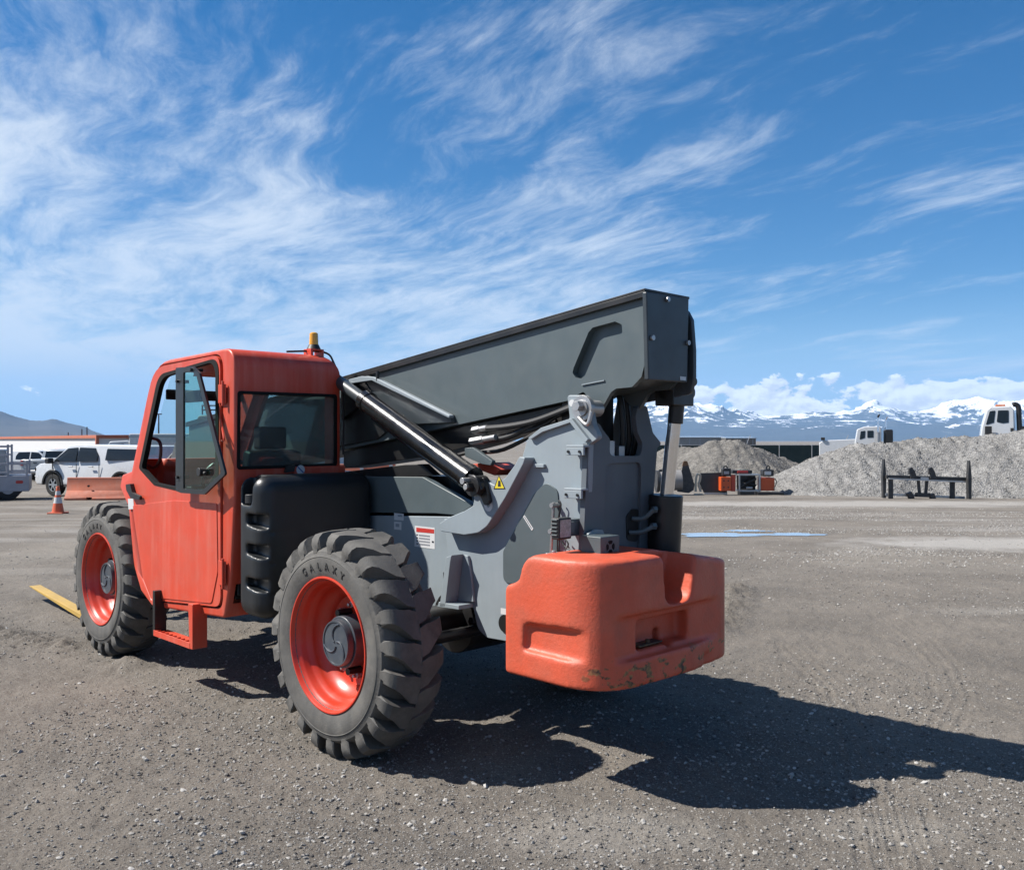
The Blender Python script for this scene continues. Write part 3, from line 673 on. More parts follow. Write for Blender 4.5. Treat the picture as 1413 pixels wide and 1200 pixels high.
# opened pane swung out over the rear half of the opening
PO = -.035
po = [(243.5, 507.5), (267, 505.5), (276, 515), (312, 654), (283, 682), (251, 680), (243.5, 677)]
pi = [(254, 514), (265, 512), (272, 518), (306.5, 652), (281, 676), (254, 674)]
frm = ring(fillet(px(po, PO), [.01, .05, .03, .02, .02, .02, .01]), fillet(px(pi, PO), [.01, .04, .03, .02, .02, .01]), PO-.006, PO+.010, 'v', 'pane_frame', mat('pane_border', (.022, .026, .028), .35), door, .002)
b = MB(); b.prism(px([(253, 513), (266, 511), (273, 518), (307, 652), (281, 677), (253, 675)], PO), PO, PO+.004, 'v'); b.build('door_window', M['smoke'], door)
b = MB()
for (x_, y_) in ((247, 526), (247, 658), (266, 510)): p_ = VP(x_, y_, PO); b.cyl((p_[0], PO-.022, p_[1]), (p_[0], PO+.07, p_[1]), .012, n=10)
b.each('pane_bolt', M['plast'], door)
b = MB(); p_ = VP(283, 651, PO); b.cyl((p_[0], PO-.05, p_[1]), (p_[0], PO+.03, p_[1]), .03, .022, n=14); b.cyl((p_[0]+.05, PO-.02, p_[1]), (p_[0]-.05, PO-.02, p_[1]-.01), .014, n=10); b.build('window_latch', M['plast'], door, .004)
b = MB(); p_ = VP(301, 600, .0); b.tube([(VP(303, 575, .04)[0], .045, VP(303, 575, .04)[1]), (VP(309, 605, .0)[0], .0, VP(309, 605, .0)[1]), (VP(306, 608, .03)[0], .03, VP(306, 608, .03)[1])], .007, 6); b.build('window_stay', M['red'], door)
h = [VP(181, 668, L0), VP(187, 667, L0), VP(190, 679, L0), VP(201, 684, L0), VP(200, 689, L0), VP(188, 687, L0), VP(182, 676, L0)]
b = MB(); b.prism(fillet(h, .01), .005, .025, 'v'); b.prism(fillet([h[0], h[1], h[2], h[6]], .005), .025, .038, 'v'); b.build('handle', M['plast'], door, .006, 3)
for (ya, yb) in ((526, 560), (770, 812)):
    b = MB(); a0 = VP(308, ya, .03); a1 = VP(308, yb, .03); b.cyl((a0[0]-.01, .022, a0[1]), (a1[0]-.01, .022, a1[1]), .010, n=10)
    b.box(a0[0]-.03, a0[0]+.07, .028, .037, a1[1]+.02, a0[1]-.02); b.build('hinge', M['red'], door, .002)
b = MB(); b.prism(px([(176.5, 688), (184, 687.5), (185, 702), (177.5, 702.5)], L0-.0125), L0-.0135, L0-.0125, 'v')
stk = b.build('sticker', M['decalw'], door)
# raised line of the lower door skin
lo_o = fillet(px([(186, 697), (243, 690), (302, 694), (303.5, 788), (295, 832), (216, 824), (202, 794)], L0), [.02, .02, .02, .04, .05, .05, .05])
b = MB(); b.prism(lo_o, L0-.018, L0-.0115, 'v'); b.build('door_skin', M['red'], door, .003)
# access step
sm = M['red']
def S(x_, y_, v): p_ = VP(x_, y_, v); return p_
b = MB(); a0 = VP(212, 868, -.02); a1 = VP(262, 886, -.02)
b.box(a1[0], a0[0], -.02, .09, .365, .375)
for k in range(9): uu = a1[0]+(a0[0]-a1[0])*(k+.5)/9; b.box(uu-.008, uu+.008, -.018, .02, .376, .388)
b.box(a1[0], a0[0], -.022, -.016, .345, .388)
stp = b.build('step', M['red'], TH, .002)
b = MB(); b.prism([(a0[0]-.02, .345), (a0[0]-.02, .68), (a0[0]+.02, .68), (a0[0]+.02, .345)], -.02, .07, 'v'); b.build('step_hanger', M['black'], stp, .004)
b = MB(); b.prism(fillet([(a1[0]-.04, .345), (a1[0]-.04, .66), (a1[0]+.03, .66), (a1[0]+.01, .345)], .01), -.02, .09, 'v'); b.build('step_hanger', M['red'], stp, .004)

# fuel tank
b = MB(); b.box(.83, 1.165, .05, .95, .64, 1.575); tank = b.build('fuel_tank', M['tank'], TH)
md = tank.modifiers.new('bevel', 'BEVEL'); md.width = .10; md.segments = 5; md.limit_method = 'ANGLE'; md.angle_limit = math.radians(50)
apply_mods(tank)
cs = []
for (z0, z1) in ((1.235, 1.325), (1.045, 1.13), (.83, .91)):
    q = MB(); q.prism(fillet([(.80, z1), (.80, z0-.01), (.90, z0+.0), (1.02, z0+.02), (1.02, z1)], .02), -.1, .12, 'v'); cs.append(q.build('cutter', M['tank']))
q = MB(); q.prism(fillet([(.93, 1.7), (.95, 1.38), (1.10, 1.38), (1.12, 1.7)], .04), -.1, .17, 'v'); cs.append(q.build('cutter', M['tank']))
for z0 in (1.20, 1.0, .80): q = MB(); q.box(.7, .845, .12, 1.1, z0, z0+.02); cs.append(q.build('cutter', M['tank']))
cut(tank, cs)
md = tank.modifiers.new('r', 'REMESH'); md.mode = 'VOXEL'; md.voxel_size = .0095
md = tank.modifiers.new('s', 'SMOOTH'); md.factor = .5; md.iterations = 5
apply_mods(tank, 80)
b = MB(); b.cyl((1.02, .10, 1.39), (1.02, .10, 1.45), .05, n=20); b.build('filler_cap', M['plast'], tank, .006)

# engine pod on the far side, rarely seen
b = MB(); b.prism(fillet([(.65, .72), (.65, 1.42), (2.6, 1.30), (2.8, .8), (2.6, .72)], .06), 1.50, 2.20, 'v'); b.build('engine_pod', M['slate'], TH, .02)

# boom nose, carriage and forks
b = MB(); n0 = ext(TF, TR, 3.9); n1 = ext(BF, BR, 3.9)
b.prism(fillet([(3.5, n1[1]+.08), (3.5, n0[1]-.05), (4.3, n0[1]-.15), (5.0, .75), (5.0, .30), (4.75, .30), (4.2, 1.25)], .05), 1.05, 1.31, 'v'); b.build('boom_nose', M['dgrey'], TH, .01)
b = MB(); b.box(5.02, 5.08, .55, 1.85, .12, .22); b.box(5.02, 5.08, .55, 1.85, .62, .72); b.box(5.0, 5.06, .62, .70, .1, .9); b.box(5.0, 5.06, 1.70, 1.78, .1, .9); b.build('fork_carriage', M['black'], TH, .008)
for vv in (.50, 1.70):
    tipp = (6.85, .155)
    b = MB(); b.prism([(5.10, .005), (5.10, .055), (5.16, .055), (6.73, .158), (6.78, .150), (6.73, .143), (5.2, .008)], vv-.055, vv+.055, 'v'); b.prism([(5.09, .02), (5.09, .75), (5.14, .75), (5.14, .02)], vv-.065, vv+.065, 'v')
    b.build('fork', M['yellow'], TH, .004)

# stickers on the side plate
def decal(name, pts, v, m, parent=TH, t=.0010):
    q = MB(); q.prism(px(pts, v), v-t, v, 'v'); return q.build(name, m, parent)
decal('sticker', [(572.5, 725), (600, 728), (600, 757.5), (572, 753.5)], .9595, M['decalw'])
decal('sticker_header', [(574.5, 727.5), (599, 730.2), (599, 735.8), (574.5, 733.5)], .9583, M['decalr'])
for k in range(4):
    y_ = 737+k*4.1
    decal('printed_line', [(578, y_), (593, y_+1.7), (593, y_+3.6), (578, y_+1.9)], .9583, mat('grey_print', (.30, .31, .34), .5) if k == 0 else bpy.data.materials['grey_print'])
    decal('printed_mark', [(574.8, y_-.3), (576.5, y_-.1), (576.5, y_+1.5), (574.8, y_+1.3)], .9583, M['ink'])
decal('printed_mark', [(596, 746), (598.6, 746.4), (598.6, 748.8), (596, 748.4)], .9583, M['ink'])
decal('sticker', [(544, 707.5), (557, 708.5), (557, 718), (544, 717)], .9595, M['decalw'])
decal('sticker', [(544, 719.5), (554, 720), (554, 731), (544, 730)], .9595, M['decalw'])
decal('printed_mark', [(549, 710), (555, 710.5), (555, 713), (549, 712.5)], .9583, M['silver'])
decal('printed_mark', [(546, 722), (551, 722.5), (551, 727), (546, 726.5)], .9583, M['silver'])
decal('warning_triangle', [(688.5, 655), (697.5, 674.5), (681, 674.5)], .7990, M['ink'])
decal('warning_sticker', [(688.5, 657.2), (695.7, 673.4), (682.7, 673.4)], .7975, M['decaly'])
decal('printed_mark', [(687.5, 663), (690.3, 663), (691, 671), (687, 671)], .7962, M['ink'])
c0 = VP(674, 697, .80); b = MB(); b.lathe([(0, .036), (0, .013), (-.0012, .013), (-.0012, .036)], (c0[0], .7992, c0[1]), 28, True); b.build('lifting_point_sticker', M['decalw'], TH)
decal('sticker', [(691, 838.5), (700, 840), (700, 848), (691, 847)], .8795, M['decalw'])
c0 = VP(697, 860, .875); b = MB(); b.cyl((c0[0], .870, c0[1]), (c0[0], .8795, c0[1]), .052, n=24); b.build('port_hole', M['gasket'], TH)
ring(px([(722, 713), (724, 710.5), (736, 729), (734, 732)], .8725), px([(723.5, 713.2), (724.2, 712.4), (734.4, 728.9), (733.7, 729.8)], .8725), .871, .8728, 'v', 'maker_plate', M['decalw'], TH, 0)

# ------------------------------------------------------------------ wheels
def make_wheel():
    b = MB()
    rimp = [(.02, .385), (.004, .388), (-.004, .384), (-.004, .377), (.006, .371), (.022, .366), (.038, .352), (.050, .345), (.075, .342), (.088, .334), (.105, .322), (.120, .318), (.150, .312), (.168, .290), (.190, .270),
            (.212, .262), (.218, .235), (.220, .10), (.225, .02), (.235, .02), (.235, .25), (.235, .30), (.20, .325), (.30, .34), (.36, .375), (.36, .385)]
    b.lathe(rimp, (0, 0, 0), 72)
    for k in range(1):
        a = math.radians(170); b.cyl((.33*math.cos(a), .10, .33*math.sin(a)), (.33*math.cos(a), .07, .33*math.sin(a)), .014, n=10)
    rim = b.build('wheel', M['rim'], None, 0, smooth=50)
    b = MB(); b.cyl((0, .23, 0), (0, .10, 0), .150, n=40); b.cyl((0, .10, 0), (0, .065, 0), .135, .130, n=40)
    hub = b.build('hub', M['hub'], rim, .006, 3)
    # curved web lines on the cap
    b = MB()
    for k in range(3):
        a0 = 2*math.pi*k/3+.4; pts = []
        for i in range(9):
            t = i/8; a = a0+t*1.5; r = .015+.105*t; pts.append((r*math.cos(a), .063, r*math.sin(a)))
        b.tube(pts, .006, 6, 1)
    b.lathe([(.06, .128), (.060, .120), (.066, .118), (.066, .130)], (0, 0, 0), 40, True)
    b.build('hub_web', M['hub'], hub)
    b = MB()
    for k in range(10):
        a = 2*math.pi*(k+.3)/10; r = .205; c, s = r*math.cos(a), r*math.sin(a)
        b.lathe([(.22, .0185), (.187, .0185), (.185, .011), (.165, .010), (.163, .004)], (c, 0, s), 8)
    b.each('wheel_nut', M['steel'], rim, .001)
    b = MB()
    for a in (1.15, 4.5): b.cyl((.17*math.cos(a), .21, .17*math.sin(a)), (.17*math.cos(a), .12, .17*math.sin(a)), .022, n=10)
    b.each('hub_bolt', M['black'], rim, .002)
    # tyre: carcass and lugs in one mesh
    b = MB()
    prof = [(.03, .36), (.012, .372), (.004, .388), (-.004, .41), (-.010, .45), (-.012, .49), (-.010, .496), (-.013, .500), (-.008, .506), (-.002, .53), (.014, .545), (.034, .553), (.06, .562), (.12, .578), (.18, .590)]
    prof = prof+[(.36-w, r) for w, r in reversed(prof[:-1])]
    b.lathe(prof, (0, 0, 0), 120, True)
    NL = 23; rnd = random.Random(5)
    def P(w, r, th): return (r*math.cos(th), w, r*math.sin(th))
    for side in (0, 1):
        for k in range(NL):
            th0 = 2*math.pi*(k+(.5 if side else 0))/NL
            # w, base radius, top radius, half width (m), turn of the centre line; top narrower
            st = [(-.006, .522, .524, .022, .000), (-.002, .520, .548, .030, .000), (-.004, .52, .578, .037, .004), (.006, .54, .612, .040, .010), (.026, .53, .633, .041, .022),
                  (.055, .545, .641, .046, .045), (.095, .56, .645, .060, .082), (.130, .57, .647, .077, .112), (.182, .58, .648, .076, .140)]
            rings = []
            for i, (w, rb_, rt, hw, tu) in enumerate(st):
                hb = hw*(1.12 if w < .09 else 1.0); j = rnd.uniform(-.0015, .0015)
                if i == 0: wb, wt = w+.012, w
                elif i <= 2: wb, wt = w+.02, w
                else: wb, wt = w, w
                sg = -1 if side else 1
                t = th0+tu
                ww = (.36-wb, .36-wt) if side else (wb, wt)
                rings.append([P(ww[0], rb_, t-hb/.6), P(ww[1], rt+j, t-hw/.64), P(ww[1], rt+j, t+hw/.64), P(ww[0], rb_, t+hb/.6)])
            b.hull4(rings)
    ty = b.build('tyre', M['rubber'], rim, .006, 2, smooth=40, angle=32)
    # raised lettering round the sidewall
    word = 'GALAXY'
    for i, chx in enumerate(word):
        t = text_bm(chx, .062)
        ang = math.radians(97-14+i*0)  # centre of the word
        a = math.radians(62+(i)*10.2)
        for v in t.verts:
            x, y, z = v.co
            r = .427+y; th = a-(x/.445)*-1*1.0
            v.co = V_(*P(-.0085-(.0035 if z > 0 else 0)-.004*max(0, (y/.045)), r, th))
        bmesh.ops.recalc_face_normals(t, faces=t.faces); me = bpy.data.meshes.new('letter'); t.to_mesh(me); t.free(); me.materials.append(M['rubber_ink'])
        o = bpy.data.objects.new('letter', me); col.objects.link(o); o.parent = rim
    return rim
M['rubber_ink'] = mat('dark_rubber_lettering', (.055, .053, .050), .8)
w0 = make_wheel()
def copy_tree(o, parent=None):
    kids = list(o.children); c = o.copy(); col.objects.link(c); c.parent = parent
    for ch in kids: copy_tree(ch, c)
    return c
for i, (uu, vv, rz, ry) in enumerate([(0, 0, 0, 0), (3.44, 0, 0, 14), (0, 2.3, 180, 40), (3.44, 2.3, 180, 70)]):
    o = w0 if i == 0 else copy_tree(w0)
    o.parent = TH; o.location = V_(uu, vv, .640); o.rotation_euler = (0, math.radians(ry), math.radians(rz))

# ------------------------------------------------------------------ numeric noise for terrain
def vnoise(x, y, seed=0):
    xi = np.floor(x).astype(np.int64); yi = np.floor(y).astype(np.int64); xf = x-xi; yf = y-yi
    def h(a, b_):
        n = (a*374761393+b_*668265263+seed*974634777) & 0x7fffffff
        n = ((n ^ (n >> 13))*1274126177) & 0x7fffffff
        n = (n ^ (n >> 16)) & 0xffff
        return n/65535.0
    u = xf*xf*(3-2*xf); v = yf*yf*(3-2*yf)
    return (h(xi, yi)*(1-u)+h(xi+1, yi)*u)*(1-v)+(h(xi, yi+1)*(1-u)+h(xi+1, yi+1)*u)*v
def fbm(x, y, o=4, seed=0, g=.5):
    s = 0; a = 1; t = 0
    for i in range(o):
        s = s+a*vnoise(x*2**i, y*2**i, seed+i); t += a; a *= g
    return s/t
def grid_mesh(name, X, Y, Z, m, wrap=False, smooth=True):
    r, c = X.shape
    co = np.stack([X, Y, Z], -1).reshape(-1, 3).astype(np.float32)
    i = np.arange(r-1)[:, None]; j = np.arange(c if wrap else c-1)[None, :]; j2 = (j+1) % c
    F = np.stack([i*c+j, i*c+j2, (i+1)*c+j2, (i+1)*c+j], -1).reshape(-1, 4).astype(np.int32)
    me = bpy.data.meshes.new(name); me.vertices.add(len(co)); me.vertices.foreach_set('co', co.ravel())
    me.loops.add(F.size); me.loops.foreach_set('vertex_index', F.ravel())
    me.polygons.add(len(F)); me.polygons.foreach_set('loop_start', np.arange(0, F.size, 4, dtype=np.int32))
    me.polygons.foreach_set('loop_total', np.full(len(F), 4, dtype=np.int32))
    me.update(calc_edges=True); me.validate()
    if smooth: me.shade_smooth()
    me.materials.append(m); o = bpy.data.objects.new(name, me); col.objects.link(o); return o
def track(X, Y, pts, w):
    """distance across and along a polyline"""
    best = np.full(X.shape, 1e9); al = np.zeros(X.shape); s0 = 0
    for (a, b_) in zip(pts, pts[1:]):
        ax_, ay_ = a; bx, by = b_; dx, dy = bx-ax_, by-ay_; L = math.hypot(dx, dy)
        t = np.clip(((X-ax_)*dx+(Y-ay_)*dy)/L**2, 0, 1)
        px_ = ax_+t*dx; py_ = ay_+t*dy; d = np.hypot(X-px_, Y-py_); sd_ = np.sign((X-ax_)*dy-(Y-ay_)*dx)
        k = d < np.abs(best); best = np.where(k, d*sd_, best); al = np.where(k, s0+t*L, al); s0 += L
    return best, al
def slope(Y): return -.019*np.clip(Y-20, 0, 90)
def GS(px, py):                       # photo pixel on the gently falling yard
    k = (py-608)/F0; Y = EYE/k
    if Y > 20: Y = (EYE-.38)/(k-.019)
    return ((px-706.5)/F0*Y, Y)
def ground_h(X, Y):
    R = np.hypot(X, Y); fade = np.clip(1-(R-40)/60, 0, 1)
    h = (fbm(X*.35, Y*.35, 3, 1)-.5)*.05
    h += (fbm(X*2.2, Y*2.2, 3, 9)-.5)*.018
    near = np.clip(1-(R-9)/14, 0, 1)
    h += (fbm(X*11, Y*11, 4, 21, .6)-.5)*.030*near
    h += (np.abs(vnoise(X*28, Y*28, 33)-.5))*.008*near
    # tyre prints: bars across shallow bands
    for pts in ([GP(1230, 1200), GP(1205, 1100), GP(1180, 1010), GP(1150, 950), GP(1090, 890)], [GP(1290, 1010), GP(1315, 960), GP(1300, 920), GP(1270, 885), GP(1220, 850)], [GP(1265, 1200), GP(1240, 1100)]):
        d, al = track(X, Y, pts, .4)
        k = np.clip(1-(np.abs(d)-.13)/.04, 0, 1)
        rib = np.maximum(0, np.cos(np.abs(d)*2*math.pi/.075))**2
        h -= k*.004; h += k*.007*rib
    # churned ridges by the left tyre and right of the counterweight
    for pts, w, a in (([GP(-60, 865), GP(30, 880), GP(110, 897), GP(180, 915)], .30, .10), ([GP(985, 870), GP(1010, 835), GP(1010, 812)], .32, .13)):
        d, al = track(X, Y, pts, w); k = np.clip(1-np.abs(d)/w, 0, 1)
        h += k*a*(.25+fbm(X*9, Y*9, 3, 55))*(.6+.4*np.sin(al*38))
    # settle under the machine's wheels
    for (uu, vv) in ((0, .18), (3.44, .18), (0, 2.12), (3.44, 2.12)):
        wx = OX+uu*FX+vv*RX; wy = OY+uu*FY+vv*RY; d = np.hypot(X-wx, Y-wy); k = np.clip(1-(d-.25)/.35, 0, 1); h = h*(1-k)+.0*k
    pd = np.hypot((X-WX(1040, 17.7))/1.9, (Y-17.7)/.9); k = np.clip(1.6-pd, 0, 1); h = h*(1-k)-.007*k
    return h*fade+slope(Y)

# ------------------------------------------------------------------ ground
def ground_mat():
    m = bpy.data.materials.new('gravel_yard'); m.use_nodes = True; N = m.node_tree.nodes; L = m.node_tree.links
    b = N['Principled BSDF']; b.inputs['Specular IOR Level'].default_value = .18
    tc = N.new('ShaderNodeTexCoord'); v = tc.outputs['Object']
    def noise(s, d=6, r=.6, vec=v, dist=0):
        x = N.new('ShaderNodeTexNoise'); x.inputs['Scale'].default_value = s; x.inputs['Detail'].default_value = d; x.inputs['Roughness'].default_value = r
        x.inputs['Distortion'].default_value = dist; L.new(vec, x.inputs['Vector']); return x.outputs['Fac']
    def mr(f, a, b_, c=0, d=1):
        x = N.new('ShaderNodeMapRange'); L.new(f, x.inputs[0])
        for i, q in enumerate((a, b_, c, d)): x.inputs[i+1].default_value = q
        return x.outputs[0]
    def mix(f, a, b_, ty='MIX'):
        x = N.new('ShaderNodeMix'); x.data_type = 'RGBA'; x.blend_type = ty
        if isinstance(f, float): x.inputs[0].default_value = f
        else: L.new(f, x.inputs[0])
        for i, q in ((6, a), (7, b_)):
            if isinstance(q, tuple): x.inputs[i].default_value = (*q, 1)
            else: L.new(q, x.inputs[i])
        return x.outputs[2]
    def mul(a, b_):
        x = N.new('ShaderNodeMath'); x.operation = 'MULTIPLY'; L.new(a, x.inputs[0])
        if isinstance(b_, float): x.inputs[1].default_value = b_
        else: L.new(b_, x.inputs[1])
        return x.outputs[0]
    base = mix(mr(noise(.55, 10, .65), .36, .64), (.118, .101, .084), (.214, .185, .153))
    base = mix(mr(noise(.23, 6, .6, dist=.6), .55, .72), base, (.255, .228, .192))
    base = mix(mr(noise(1.7, 8, .7), .52, .75, 0, .5), base, (.068, .064, .060))
    sq = N.new('ShaderNodeSeparateXYZ'); L.new(v, sq.inputs[0])
    def mth(op, a, b_=None):
        x = N.new('ShaderNodeMath'); x.operation = op
        for i, q in enumerate((a, b_)):
            if q is None: continue
            if isinstance(q, (int, float)): x.inputs[i].default_value = q
            else: L.new(q, x.inputs[i])
        return x.outputs[0]
    edge = mth('MULTIPLY', mth('SUBTRACT', noise(.9, 8, .7), .5), 1.9)
    for (cx, cy, rx, ry, am) in ((8.6, 15.9, 3.2, 1.15, .85), (3.0, 21.5, 4.0, .7, .5), (10.5, 28.2, 9.0, 1.8, .75), (.35, 4.15, .55, .28, .65), (1.75, 4.2, .4, .2, .5), (5.5, 9.6, 1.0, .25, .5), (-7.5, 12.5, 3.0, .35, .4)):
        dx = mth('POWER', mth('ABSOLUTE', mth('DIVIDE', mth('SUBTRACT', sq.outputs[0], cx), rx)), 2.0); dy = mth('POWER', mth('ABSOLUTE', mth('DIVIDE', mth('SUBTRACT', sq.outputs[1], cy), ry)), 2.0)
        dd = mth('ADD', mth('SQRT', mth('ADD', dx, dy)), edge)
        base = mix(mr(dd, 1.15, .55, 0, am), base, (.31, .285, .25) if cy < 14 else (.44, .42, .39))
    base = mix(mr(noise(45, 6, .75), .3, .7), mix(.42, base, (.055, .05, .045)), mix(.30, base, (.27, .255, .23)))
    # streaks left by traffic along x further away
    mp = N.new('ShaderNodeMapping'); mp.inputs['Scale'].default_value = (.09, .75, 1); mp.inputs['Rotation'].default_value = (0, 0, .03); L.new(v, mp.inputs[0])
    sp_ = N.new('ShaderNodeSeparateXYZ'); L.new(v, sp_.inputs[0])
    far = mr(sp_.outputs[1], 11, 17)
    st = mul(mr(noise(1.0, 9, .7, mp.outputs[0]), .50, .62), far)
    patch = mr(noise(.12, 5, .6), .42, .60)
    base = mix(mul(mul(st, patch), .75), base, (.28, .265, .245))
    # small chips of pale stone everywhere
    def chips(scale, th, colr, amt, base):
        vo = N.new('ShaderNodeTexVoronoi'); vo.inputs['Scale'].default_value = scale; vo.inputs['Randomness'].default_value = 1; L.new(v, vo.inputs['Vector'])
        sx = N.new('ShaderNodeSeparateColor'); L.new(vo.outputs['Color'], sx.inputs[0])
        sel = mr(sx.outputs[0], th, th+.02); shp = mr(vo.outputs['Distance'], .34, .26)
        f = mul(mul(sel, shp), amt); return mix(f, base, colr), f
    base, f1 = chips(55, .82, (.31, .29, .265), .9, base)
    base, f2 = chips(110, .78, (.28, .265, .245), .9, base)
    base, f3 = chips(90, .85, (.045, .043, .042), .9, base)
    L.new(base, b.inputs['Base Color']); b.inputs['Roughness'].default_value = .92
    bp = N.new('ShaderNodeBump'); bp.inputs['Strength'].default_value = 1.0; bp.inputs['Distance'].default_value = .02; L.new(noise(38, 10, .75), bp.inputs['Height'])
    b2 = N.new('ShaderNodeBump'); b2.inputs['Strength'].default_value = .9; b2.inputs['Distance'].default_value = .008; L.new(f1, b2.inputs['Height']); L.new(bp.outputs[0], b2.inputs['Normal'])
    b3 = N.new('ShaderNodeBump'); b3.inputs['Strength'].default_value = .7; b3.inputs['Distance'].default_value = .005; L.new(f2, b3.inputs['Height']); L.new(b2.outputs[0], b3.inputs['Normal'])
    L.new(b3.outputs[0], b.inputs['Normal']); return m
M['ground'] = ground_mat()
angf = np.radians(np.linspace(-38, 38, 620)); angc = np.radians(np.linspace(38, 322, 90))[1:-1]
ang = np.concatenate([angf, angc]); rad_ = np.concatenate([[0.02, .8, 1.6, 2.4], np.geomspace(3.0, 60, 520), np.geomspace(64, 19500, 44)])
RR, AA = np.meshgrid(rad_, ang, indexing='ij'); GX = RR*np.sin(AA); GY = RR*np.cos(AA)
gr = grid_mesh('ground', GX, GY, ground_h(GX, GY), M['ground'], wrap=True); tag(gr, kind='structure')

# loose stones: thousands of small faceted pebbles
def stones(name, N_, ymin, ymax, smin, smax, m, seed, xr=.66, power=1.0, center=None, clump=None):
    r = np.random.default_rng(seed)
    base = np.array([[0, 0, 1], [.9, 0, .3], [.28, .85, .35], [-.73, .53, .25], [-.7, -.5, .35], [.3, -.86, .28], [.6, .4, -.5], [-.3, .6, -.5], [-.7, 0, -.5], [-.2, -.7, -.5], [.6, -.4, -.5], [0, 0, -.7]])
    tri = np.array([[0, 1, 2], [0, 2, 3], [0, 3, 4], [0, 4, 5], [0, 5, 1], [1, 6, 2], [2, 7, 3], [3, 8, 4], [4, 9, 5], [5, 10, 1], [2, 6, 7], [3, 7, 8], [4, 8, 9], [5, 9, 10], [1, 10, 6], [11, 7, 6], [11, 8, 7], [11, 9, 8], [11, 10, 9], [11, 6, 10]])
    t = r.random(N_*4); Y = ymin*(ymax/ymin)**(t**power); X = (r.random(N_*4)*2-1)*xr*Y
    d = fbm(X*.9, Y*.9, 4, 77)*.7+fbm(X*.25, Y*.25, 2, 99)*.3
    if clump is None: keep = r.random(N_*4) < np.clip((d-.33)*3.2, .06, 1)
    else: keep = clump(X, Y, r)
    X = X[keep][:N_]; Y = Y[keep][:N_]; n = len(X)
    S = smin*(smax/smin)**(r.random(n)**2.6)
    sc3 = S[:, None]*np.stack([r.uniform(.7, 1.35, n), r.uniform(.6, 1.1, n), r.uniform(.4, .8, n)], -1)
    th = r.uniform(0, 2*np.pi, n); c, s = np.cos(th), np.sin(th)
    P = base[None]*(1+r.uniform(-.28, .28, (n, 12, 1)))*sc3[:, None, :]
    tl = r.uniform(-.5, .5, n)[:, None]
    z1 = P[..., 2]*np.cos(tl)-P[..., 0]*np.sin(tl); x1 = P[..., 0]*np.cos(tl)+P[..., 2]*np.sin(tl)
    x2 = x1*c[:, None]-P[..., 1]*s[:, None]; y2 = x1*s[:, None]+P[..., 1]*c[:, None]
    Z = ground_h(X, Y)+sc3[:, 2]*.25
    co = np.stack([x2+X[:, None], y2+Y[:, None], z1+Z[:, None]], -1).reshape(-1, 3).astype(np.float32)
    F = (tri[None]+(np.arange(n)*12)[:, None, None]).reshape(-1, 3).astype(np.int32)
    me = bpy.data.meshes.new(name); me.vertices.add(len(co)); me.vertices.foreach_set('co', co.ravel()); me.loops.add(F.size); me.loops.foreach_set('vertex_index', F.ravel())
    me.polygons.add(len(F)); me.polygons.foreach_set('loop_start', np.arange(0, F.size, 3, dtype=np.int32)); me.polygons.foreach_set('loop_total', np.full(len(F), 3, dtype=np.int32))
    me.update(calc_edges=True); me.shade_flat(); me.materials.append(m); o = bpy.data.objects.new(name, me); col.objects.link(o); return o
def stone_mat(name, cols, spec=.25):
    m = bpy.data.materials.new(name); m.use_nodes = True; N = m.node_tree.nodes; L = m.node_tree.links; b = N['Principled BSDF']
    g = N.new('ShaderNodeNewGeometry'); r = N.new('ShaderNodeValToRGB'); r.color_ramp.interpolation = 'LINEAR'
    L.new(g.outputs['Random Per Island'], r.inputs[0]); e = r.color_ramp.elements
    while len(e) < len(cols): e.new(.5)
    for i, c in enumerate(cols): e[i].position = i/(len(cols)-1); e[i].color = (*c, 1)
    tc = N.new('ShaderNodeTexCoord'); n = N.new('ShaderNodeTexNoise'); n.inputs['Scale'].default_value = 60; n.inputs['Detail'].default_value = 5; L.new(tc.outputs['Object'], n.inputs['Vector'])
    mr = N.new('ShaderNodeMapRange'); mr.inputs[3].default_value = .75; mr.inputs[4].default_value = 1.2; L.new(n.outputs[0], mr.inputs[0])
    mx = N.new('ShaderNodeVectorMath'); mx.operation = 'SCALE'; L.new(r.outputs[0], mx.inputs[0]); L.new(mr.outputs[0], mx.inputs['Scale']); L.new(mx.outputs[0], b.inputs['Base Color'])
    b.inputs['Roughness'].default_value = .85; b.inputs['Specular IOR Level'].default_value = spec; return m
M['stone'] = stone_mat('mixed_stones', [(.07, .066, .062), (.12, .11, .10), (.18, .17, .155), (.22, .208, .19), (.31, .298, .28), (.12, .115, .108)])
M['stonep'] = stone_mat('pale_stones', [(.20, .188, .172), (.28, .266, .245), (.38, .37, .35), (.24, .215, .19)])
def gtag(o, l): tag(o, l, 'gravel', kind='stuff')
gtag(stones('loose_stones', 60000, 3.2, 14, .0028, .013, M['stone'], 1, power=.9), 'small mixed grey and brown stones scattered over the packed dirt')
gtag(stones('grit', 90000, 3.2, 9.5, .0016, .0050, M['stone'], 8, power=.95), 'fine grit and crumbs of dirt covering the near ground')
gtag(stones('pale_stones', 8000, 3.2, 20, .004, .019, M['stonep'], 2, power=.9), 'larger pale limestone chips lying loose on the dirt yard')
def clr(X, Y, r):
    d = fbm(X*.16+3, Y*.9, 4, 5); e_ = np.clip((Y-12)/4, 0, 1)*np.clip((X-2)/4, 0, 1)
    return r.random(X.shape) < np.clip((d-.45)*5, .02, 1)*e_
gtag(stones('spread_gravel', 22000, 11.5, 27, .010, .024, M['stonep'], 3, power=1.1, clump=clr), 'pale crushed gravel spread in streaks across the yard on the right')

